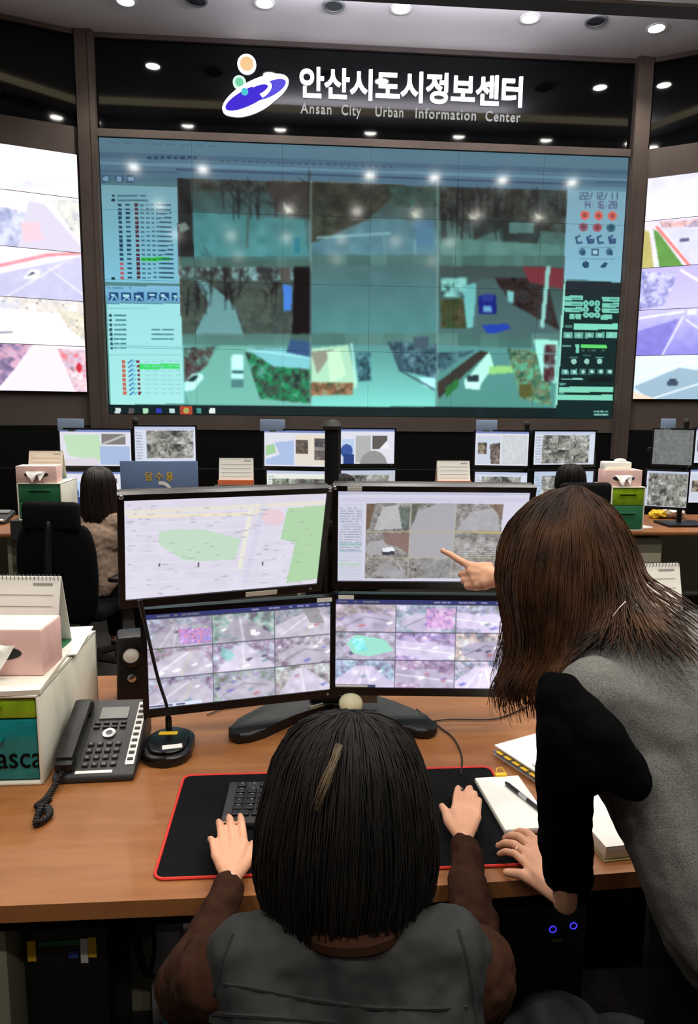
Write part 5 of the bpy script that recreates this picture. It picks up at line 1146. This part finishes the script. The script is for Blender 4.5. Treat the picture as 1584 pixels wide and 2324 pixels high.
# --- seated woman in the foreground
pa = thing('person', (.065, .62, 0), 'person seated at desk seen from above behind, black bob, charcoal vest over brown sleeves', 'person')
hc = D(785, 1880, .945)
zk = .775
LK = [atz(x, y, zk+.018) for x, y in ((553, 1917), (529, 1914), (506, 1923), (489, 1940))]; LTIP = [atz(x, y, zk+.004) for x, y in ((545, 1853), (519, 1855), (496, 1866), (476, 1906))]
RK = [atz(x, y, zk+.022) for x, y in ((1033, 1840), (1051, 1835), (1068, 1840), (1083, 1854))]; RTIP = [atz(x, y, zk+.006) for x, y in ((1040, 1789), (1067, 1789), (1078, 1802), (1088, 1817))]
LW = atz(524, 1998, zk+.022); RW = atz(1054, 1908, zk+.026)
LTB, LTT = atz(560, 1955, zk+.01), atz(573, 1915, zk); RTB, RTT = atz(1020, 1864, zk+.016), atz(1003, 1830, zk-.004)
shL, shR = D(512, 2210, .88), D(1062, 2200, .88); elL, elR = D(428, 2238, 1.17), D(1085, 2235, 1.17)
ell, q, m_ = head_parts(hc+Vector((0, .01, 0)), 1.02, Vector((.05, 1, -.18)))
up = (0, 0, 1)
pel = Vector((.065, .60, .52)); chest = Vector((.068, .71, .86)); nk0 = Vector((.068, .78, 1.0))
caps = hand_caps(LW, LK, LTIP, LTB, LTT, up)+hand_caps(RW, RK, RTIP, RTB, RTT, up)
caps += [(LW, .019, LW.lerp(elL, .2), .022), (LW.lerp(elL, .2), .022, elL, .032), (elL, .032, shL, .04), (RW, .019, RW.lerp(elR, .2), .022), (RW.lerp(elR, .2), .022, elR, .032), (elR, .032, shR, .04)]
caps += [(pel, .10, chest, .10), (chest, .09, nk0, .06), (nk0, .048, hc-Vector((0, .0, .05)), .048), (shL, .045, nk0, .05), (shR, .045, nk0, .05)]
for s in (-1, 1): caps += [(pel+Vector((s*.08, .02, -.02)), .085, pel+Vector((s*.1, .42, 0)), .06), (pel+Vector((s*.1, .42, 0)), .055, Vector((.065+s*.1, 1.08, .08)), .035), (Vector((.065+s*.1, 1.06, .06)), .035, Vector((.065+s*.11, 1.2, .035)), .032)]
blob('body', caps, ell, 'skin', pa, .0036, 2)
face_parts(pa, q, m_, 1.02)
nails(pa, LTIP+RTIP[:3], LK+RK[:3], up)
V = lambda x, y, z: Vector((x, y, z))
blob('trousers', [(pel+V(0, 0, -.02), .12, pel+V(0, .03, .06), .115)]+[c for s in (-1, 1) for c in [(pel+V(s*.08, .02, -.02), .098, pel+V(s*.1, .42, 0), .075), (pel+V(s*.1, .42, 0), .07, V(.065+s*.1, 1.08, .12), .05)]], [], 'darkcloth', pa, .008, 4, .01)
part('shoes', B().ell((-.04, 1.17, .045), (.045, .12, .045)).ell((.17, 1.17, .045), (.045, .12, .045)), 'black', pa, world=True)
cfL, cfR = LW.lerp(elL, .10), RW.lerp(elR, .06)
slv = lambda name, cf, el, sh: blob(name, [(cf, .030, cf.lerp(el, .35), .038), (cf.lerp(el, .35), .038, el, .056), (el, .056, el.lerp(sh, .5), .058), (el.lerp(sh, .5), .058, sh, .058)], [], 'rust', pa, .005, 3, .014, .045)
slv('sleeve', cfL, elL, shL); slv('sleeve', cfR, elR, shR)
tl, tr = D(560, 2175, .86), D(1020, 2165, .86)
vest = [(pel+V(-.04, 0, 0), .125, chest+V(-.045, 0, -.02), .115), (pel+V(.04, 0, 0), .125, chest+V(.045, 0, -.02), .115), (chest+V(-.04, 0, 0), .11, tl, .052), (chest+V(.04, 0, 0), .11, tr, .052), (tl, .05, nk0, .066), (tr, .05, nk0, .066), (nk0+V(0, -.01, -.02), .075, nk0+V(0, -.005, .02), .066)]
vo = blob('vest', vest, [], 'vest', pa, .006, 5, .016, .06)
b = B(); iv = vo.matrix_parent_inverse.inverted() @ root_matrix(vo) if False else root_matrix(vo)
def on_vest(pts, n=14):
    out = []
    for px, py in resample([(x, y, 0) for x, y in pts], n) and [(q.x, q.y) for q in resample([(x, y, 0) for x, y in pts], n)]:
        im = iv.inverted(); o_ = im @ EYE; d_ = (im @ (EYE+ray(px, py)) - o_).normalized(); ok, hit, nn, _f = vo.ray_cast(o_, d_)
        if ok: out.append(iv @ hit)
    return out
for pl in ([(468, 2228), (560, 2240), (700, 2268), (850, 2288), (1000, 2290), (1060, 2284)], [(480, 2300), (600, 2308), (760, 2320)], [(528, 2120), (505, 2180), (488, 2250), (478, 2320)], [(1040, 2110), (1062, 2180), (1074, 2250), (1080, 2320)]):
    q_ = on_vest(pl)
    if len(q_) > 3: b.tube(q_, .0026, 5)
part('vest_seams', b, mat('seam_dark', (24, 25, 26), .9), vo, world=True)
col = [nk0+V(.056*math.cos(a), .052*math.sin(a)+.004, .055-.01*math.sin(a)) for a in [i*2*math.pi/28 for i in range(29)]]
part('collar', B().tube(col, .014, 8), 'rust', pa, world=True)
# bob hair
prof = [(.004, .150), (.042, .146), (.076, .125), (.098, .085), (.109, .035), (.115, -.015), (.110, -.06), (.092, -.105), (.066, -.15), (.040, -.19)]
tiltm = Matrix.Rotation(R(-16), 3, 'X') @ Matrix.Rotation(R(3), 3, 'Y'); gl = []
hcen = hc+V(0, -.005, 0)
for i in range(24):
    a = i*2*math.pi/24; front = max(0, math.sin(a)); lst = []
    for k, (r_, z_) in enumerate(prof):
        if front > .35 and k > 4: z_ = z_*(1-front*.9)+.0*front; r_ = .108
        lst.append(hcen+tiltm @ V(r_*math.cos(a)*(1.0 if k < 3 else 1.0), r_*math.sin(a)*1.08-(.02 if k < 2 else 0), z_))
    gl.append(lst)
link('hair', hair_mesh(gl, 3000, hcen, 3, 14, True, .011, .0011, .009, .008, .78, du=.6), 'hairb', pa, world=True)
sel = [[p+(p-hcen).normalized()*.004 for p in gl[k]] for k in (17, 18)]
sel = [[D(762, 1690, .86), D(748, 1725, .845), D(722, 1790, .826), D(702, 1840, .826)], [D(778, 1694, .86), D(764, 1732, .842), D(742, 1796, .824), D(722, 1850, .824)]]
link('messy_hair', hair_mesh(gl, 260, hcen, 31, 14, True, .008, .0009, .02, 0, .5, shell=False, du=1.6), 'hairb', pa, world=True)
link('light_hair_strands', hair_mesh(sel, 40, hcen, 8, 8, False, .005, .0008, .002, 0, .5, shell=False), mat('light_strand', (86, 70, 48), .4), pa, 'lighter brown hair strands at the parting', world=True)

# --- standing woman leaning in from the right
pb = thing('person', (.85, .85, 0), 'person standing bent over desk, long brown hair, grey top with black sleeve, pointing at screen', 'person')
hb = D(1292, 1290, 1.275)
ellb, qb, mb_ = head_parts(hb, 1.05, Vector((-.62, .75, -.25)))
# pointing hand
pw = D(1138, 1312, 1.76)
PK = [D(1066, 1284, 1.815), D(1072, 1300, 1.80), D(1078, 1316, 1.79), D(1086, 1328, 1.78)]
PT = [D(1003, 1250, 1.868), D(1072, 1322, 1.85), D(1080, 1330, 1.84), D(1090, 1336, 1.83)]
upP = (RT*.1+UP*.9).normalized()
pc = []
r = .0092
i1, i2 = D(1040, 1270, 1.838), D(1020, 1257, 1.855)
pc += [(PK[0], r*1.1, i1, r), (i1, r, i2, r*.88), (i2, r*.88, PT[0], r*.7)]
for k in (1, 2, 3):
    kn = PK[k]; md_ = D((1046, 1052, 1060)[k-1], (1303, 1318, 1330)[k-1], (1.835, 1.82, 1.805)[k-1]); tp = D((1070, 1075, 1083)[k-1], (1318, 1327, 1334)[k-1], (1.85, 1.84, 1.825)[k-1])
    pc += [(kn, r*1.12, md_, r*1.02), (md_, r, tp, r*.92), (tp, r*.9, kn.lerp(tp, .6), r*.9)]
pc += [(pw, .021, PK[k], r*1.45) for k in range(4)]+[(a, r*1.3, c, r*1.3) for a, c in zip(PK, PK[1:])]
pc += [(D(1105, 1300, 1.785), .02, D(1100, 1322, 1.775), .019), (D(1110, 1285, 1.79), r*1.3, D(1085, 1285, 1.80), r*1.15), (D(1085, 1285, 1.80), r*1.1, D(1066, 1296, 1.80), r*.9)]
fe = D(1240, 1385, 1.60)
fs = D(1400, 1470, 1.33)
pc += [(pw, .022, pw.lerp(fe, .5), .027), (pw.lerp(fe, .5), .027, fe, .034), (fe, .034, fs, .042)]
# hand on the desk edge
hz = DT+.012
SK = [atz(x, y, hz+.022) for x, y in ((1222, 1914), (1205, 1922), (1195, 1938), (1196, 1962))]; ST = [atz(x, y, hz+.004) for x, y in ((1166, 1893), (1146, 1903), (1131, 1920), (1130, 1936))]
ST[3] = atz(1133, 1938, hz+.006)
SW_ = atz(1282, 2046, hz+.045); STB, STT = atz(1215, 2000, hz+.016), atz(1150, 1980, hz+.006)
sd = hand_caps(SW_, SK, ST, STB, STT, up, .0092, .014)
el_ = D(1290, 1800, 1.15); snear = D(1315, 1660, 1.12)
sd += [(SW_, .022, SW_.lerp(el_, .4), .023), (SW_.lerp(el_, .4), .023, el_, .026), (el_, .03, snear, .03)]
bc = [C_(1480, 1610, 1.20, 165), C_(1740, 2030, 1.13, 185)]
hipc = bc[1][0]
nb0 = D(1390, 1440, 1.24)
sd += chain(*bc)+[(snear, .03, bc[0][0], .09), (fs, .05, bc[0][0], .09), (bc[0][0], .08, nb0, .05), (nb0, .048, hb, .05)]
legs = []
for s, dx, dy in ((-1, -.05, .06), (1, .1, -.05)):
    hp = hipc+V(dx, dy, -.05); kn = V(hp.x+.0, hp.y+.02, .46); an = V(hp.x+.01, hp.y-.02, .08); sd += [(hp, .085, kn, .055), (kn, .052, an, .035), (an, .035, an+V(-.04, .12, -.045), .03)]; legs.append((hp, kn, an))
blob('body', pc+sd, ellb, 'skin', pb, .0038, 2)
face_parts(pb, qb, mb_, 1.05)
nails(pb, ST[:3]+[PT[0]], SK[:3]+[i2], up)
rg = SK[2].lerp(ST[2], .24)+V(0, 0, .003); dr = (ST[2]-SK[2]).normalized(); sx_ = dr.cross(V(0, 0, 1)).normalized(); ux = sx_.cross(dr)
part('ring', B().tube([rg+(sx_*math.cos(a)+ux*math.sin(a))*.0115 for a in [i*2*math.pi/18 for i in range(19)]], .0018, 6), 'silver', pb, 'silver finger ring', world=True)
blob('trousers', [(hipc+V(0, 0, -.08), .14, hipc+V(.02, 0, .0), .14)]+[c for hp, kn, an in legs for c in [(hp, .105, kn, .075), (kn, .075, an+V(0, 0, .03), .06)]], [], 'darkcloth', pb, .008, 4, .012)
part('shoes', B().ell(legs[0][2]+V(-.03, .06, -.035), (.045, .13, .045)).ell(legs[1][2]+V(-.03, .06, -.035), (.045, .13, .045)), 'black', pb, world=True)
wool = chain(C_(1478, 1600, 1.18, 205), C_(1620, 1830, 1.13, 220), C_(1745, 2040, 1.10, 262))
wool += chain(C_(1388, 1478, 1.17, 66), C_(1478, 1600, 1.18, 190))+chain(C_(1338, 1525, 1.14, 56), C_(1478, 1600, 1.16, 160))+chain(C_(1410, 1440, 1.2, 66), C_(1500, 1500, 1.2, 110))+chain(C_(1350, 1575, 1.095, 88), C_(1478, 1640, 1.13, 170))
wool += chain(C_(1470, 1740, 1.09, 110), C_(1560, 1960, 1.06, 118), C_(1640, 2110, 1.04, 120))+chain(C_(1420, 1760, 1.10, 46), C_(1500, 1960, 1.07, 48), C_(1553, 2110, 1.05, 52))+chain(C_(1600, 1500, 1.22, 120), C_(1760, 1700, 1.2, 150))
blob('sweater', wool, [], 'wool', pb, .006, 6, .011, .1)
bs = chain(C_(1277, 1592, 1.07, 62), C_(1281, 1740, 1.10, 66), C_(1283, 1850, 1.16, 62), C_(1288, 1972, 1.265, 52))+chain(C_(1268, 1900, 1.20, 46), C_(1268, 1985, 1.268, 36), C_(1312, 1992, 1.272, 36), C_(1300, 1900, 1.21, 46))
bs += chain(C_(1288, 1592, 1.06, 52), C_(1360, 1680, 1.01, 62), C_(1432, 1772, 1.00, 46))+chain(C_(1290, 1670, 1.05, 70), C_(1350, 1716, 1.02, 74), C_(1410, 1745, 1.01, 58))+chain(C_(1300, 1760, 1.08, 60), C_(1360, 1742, 1.03, 50))
bs += chain(C_(1250, 1555, 1.08, 32), C_(1290, 1600, 1.07, 50))
blob('near_sleeve', bs, [], 'sleeve_black', pb, .005, 4, .008, .06)
blob('far_sleeve', [(pw.lerp(fe, .42), .034, fe, .05), (fe, .05, fs, .06)], [], 'sleeve_black', pb, .006, 4, .01)
G = [
 [(1290, 1110, 1.235), (1215, 1132, 1.25), (1152, 1200, 1.27), (1130, 1290, 1.275), (1143, 1380, 1.265), (1156, 1440, 1.255), (1146, 1505, 1.25), (1114, 1556, 1.245), (1128, 1612, 1.235)],
 [(1296, 1108, 1.21), (1232, 1150, 1.205), (1190, 1240, 1.19), (1176, 1340, 1.185), (1194, 1440, 1.19), (1186, 1500, 1.20), (1152, 1560, 1.205), (1172, 1622, 1.205)],
 [(1302, 1107, 1.20), (1272, 1180, 1.175), (1252, 1290, 1.155), (1246, 1400, 1.15), (1240, 1480, 1.16), (1206, 1550, 1.17), (1216, 1612, 1.18)],
 [(1308, 1107, 1.20), (1312, 1190, 1.165), (1315, 1300, 1.145), (1306, 1400, 1.135), (1290, 1470, 1.13), (1248, 1530, 1.13), (1240, 1580, 1.14)],
 [(1314, 1108, 1.20), (1352, 1180, 1.17), (1378, 1270, 1.15), (1382, 1350, 1.14), (1362, 1410, 1.125), (1310, 1465, 1.105)],
 [(1320, 1109, 1.21), (1382, 1165, 1.195), (1420, 1250, 1.18), (1436, 1325, 1.16), (1462, 1385, 1.115), (1525, 1450, 1.05), (1605, 1530, 1.02)],
 [(1326, 1112, 1.235), (1396, 1160, 1.24), (1440, 1240, 1.24), (1466, 1300, 1.21), (1530, 1345, 1.15), (1610, 1400, 1.09)],
]
GG = [[D(*p) for p in q_] for q_ in G]
hcb = hb+V(0, 0, .0)
hm = hair_mesh(GG, 1900, hcb, 5, 16, False, .006, .0013, .02, .010, .72, ulo=0, uhi=4.1, shell_u=(0, 4.05), shell_t=.94)
ho = link('hair', hm, 'hairbr', pb, world=True)
link('hair_over_shoulder', hair_mesh(GG, 170, hcb, 6, 16, False, .007, .0014, .02, .008, .86, shell=False, ulo=4.2, uhi=5.95), 'hairbr', pb, world=True)
link('side_hair', hair_mesh(GG, 600, hcb, 9, 16, False, .004, .0014, .003, .010, .40, tmax=.6, shell=True, ulo=4.0, uhi=5.95, shell_t=.46, shell_u=(4.0, 5.99)), 'hairbr', pb, world=True)
part('scalp_hair', B().ell(hb+V(0, .01, .015), (.102, .105, .108)), 'hairbr', pb, world=True)
link('stray_hair', hair_mesh([[D(*p) for p in q_] for q_ in ([(1180, 1250, 1.26), (1140, 1400, 1.27), (1128, 1470, 1.26), (1110, 1560, 1.25)], [(1200, 1300, 1.24), (1160, 1500, 1.24), (1150, 1560, 1.23), (1140, 1630, 1.22)])], 40, hcb, 12, 12, False, .006, .0007, .012, 0, .7, shell=False), 'hairbr', pb, world=True)
part('necklace', B().tube([D(1390, 1400, 1.10), D(1405, 1380, 1.10), D(1420, 1365, 1.11)], .0009, 5), 'silver', pb, 'fine bright necklace chain', world=True)

# --- people at the back desks
def seated(loc, rz, s, top_m, hair_m, long_hair, label, nm='sweater'):
    t = thing('person', loc, label, 'person', None, rz); t.scale = (s, s, s)
    h = V(0, .08, 1.16); e, q_, m2 = head_parts(h, 1.0, V(0, 1, -.1)); c = [(V(0, 0, .53), .12, V(0, .03, .86), .11), (V(0, .03, .86), .09, V(0, .05, 1.0), .055), (V(0, .05, 1.0), .045, h, .05)]
    for k in (-1, 1):
        sh, el, wr = V(k*.17, .04, .95), V(k*.22, .16, .70), V(k*.12, .42, .775)
        c += [(sh, .05, V(0, .04, .96), .06), (sh, .045, el, .036), (el, .036, wr, .024)]+hand_caps(wr, [wr+V(k*(.03-.02*i), .085, 0) for i in range(4)], [wr+V(k*(.034-.023*i), .155, -.012) for i in range(4)], wr+V(-k*.03, .05, 0), wr+V(-k*.05, .1, -.01), up)
        c += [(V(k*.08, .02, .5), .085, V(k*.1, .43, .5), .06), (V(k*.1, .43, .5), .055, V(k*.1, .45, .09), .038), (V(k*.1, .45, .05), .036, V(k*.1, .57, .035), .032)]
    def bl(name, c_, e_, m, vx, *a):
        o = blob(name, c_, e_, m, None, vx, *a); o.parent = t; o.matrix_parent_inverse = Matrix.Identity(4); return o
    bl('body', c, e, 'skin', .006, 2)
    cc_ = [(V(0, 0, .56), .135, V(0, .03, .86), .13), (V(-.06, .03, .86), .11, V(.06, .03, .86), .11), (V(0, .03, .88), .1, V(0, .05, .99), .065)]
    for k in (-1, 1): sh, el, wr = V(k*.17, .04, .95), V(k*.22, .16, .70), V(k*.13, .38, .77); cc_ += [(sh, .062, V(0, .04, .95), .075), (sh, .06, el, .052), (el, .052, wr, .036)]
    bl(nm, cc_, [], top_m, .008, 4, .014)
    bl('trousers', [(V(0, 0, .5), .13, V(0, .03, .54), .13)]+[x for k in (-1, 1) for x in [(V(k*.08, .02, .5), .1, V(k*.1, .43, .5), .075), (V(k*.1, .43, .5), .07, V(k*.1, .45, .12), .05)]], [], 'darkcloth', .01, 3)
    b = B()
    for k in (-1, 1): b.ell((k*.1, .52, .04), (.045, .12, .04))
    part('shoes', b, 'black', t)
    pr = [(.004, .135), (.05, .128), (.085, .10), (.1, .05), (.104, 0)]+([(.108, -.08), (.112, -.16), (.105, -.22), (.08, -.26)] if long_hair else [(.1, -.05), (.085, -.09), (.06, -.11)]); gl_ = []
    for i in range(16):
        a = i*2*math.pi/16; fr = max(0, math.sin(a)); gl_.append([h+V(r_*math.cos(a), r_*1.05*math.sin(a)-.01, z_ if not (fr > .4 and k_ > 3) else .05-.01*k_) for k_, (r_, z_) in enumerate(pr)])
    o = link('hair', hair_mesh(gl_, 500, h, 4, 12, True, .006, .0028, .005, .006, .8), hair_m, t); face_parts_local(t, q_, m2); return t
def face_parts_local(t, q_, m2):
    b = B()
    for x in (-.03, .03): b.ell(q_(x, .083, 0), (.013, .008, .007), m2, 10, 6)
    part('eyes', b, 'white', t); part('lips', B().ell(q_(0, .096, -.062), (.019, .006, .006), m2, 10, 6), 'lips_m' if 'lips_m' in M_ else MATS['lips'], t)
hp_ = aty(222, 1100, 4.5)
seated((hp_.x+.0, 4.40, .0), R(-10), 1.0, 'beigeknit', 'hairdk' if 'hairdk' in M_ else mat('dark_brown_hair', (34, 24, 20), .4), True, 'person with long dark hair and beige knit top seated at left back desk')
hp_ = aty(1292, 1100, 4.9)
pdk = seated((hp_.x, 4.80, .0), R(4), 1.0, 'darkcloth', 'hairb', False, 'person with short black hair behind chair back, right back desk', 'dark_top')
hp_ = aty(775, 1100, 4.8)
c3 = copy_tree(pdk); c3.location = (hp_.x, 4.72, -.03); c3.rotation_euler = (0, 0, R(-3)); c3.scale = (.97, .97, .97); c3['label'] = 'person barely seen behind the front monitors, dark hair at center back desk'
for lc, rz_, lb in (((hp_.x, 4.45, 0), 0, 'black office chair hidden behind front monitors, center back desk'), ((.05, .42, 0), 0, 'black office chair under the seated woman in charcoal vest')):
    c = copy_tree(proto_chair); c.location = lc; c.rotation_euler = (0, 0, rz_); c['label'] = lb
    if lc[1] < 1:
        for ch_ in list(c.children):
            if ch_.name.startswith(('headrest', 'arm')): 
                for g_ in list(ch_.children): bpy.data.objects.remove(g_)
                bpy.data.objects.remove(ch_)
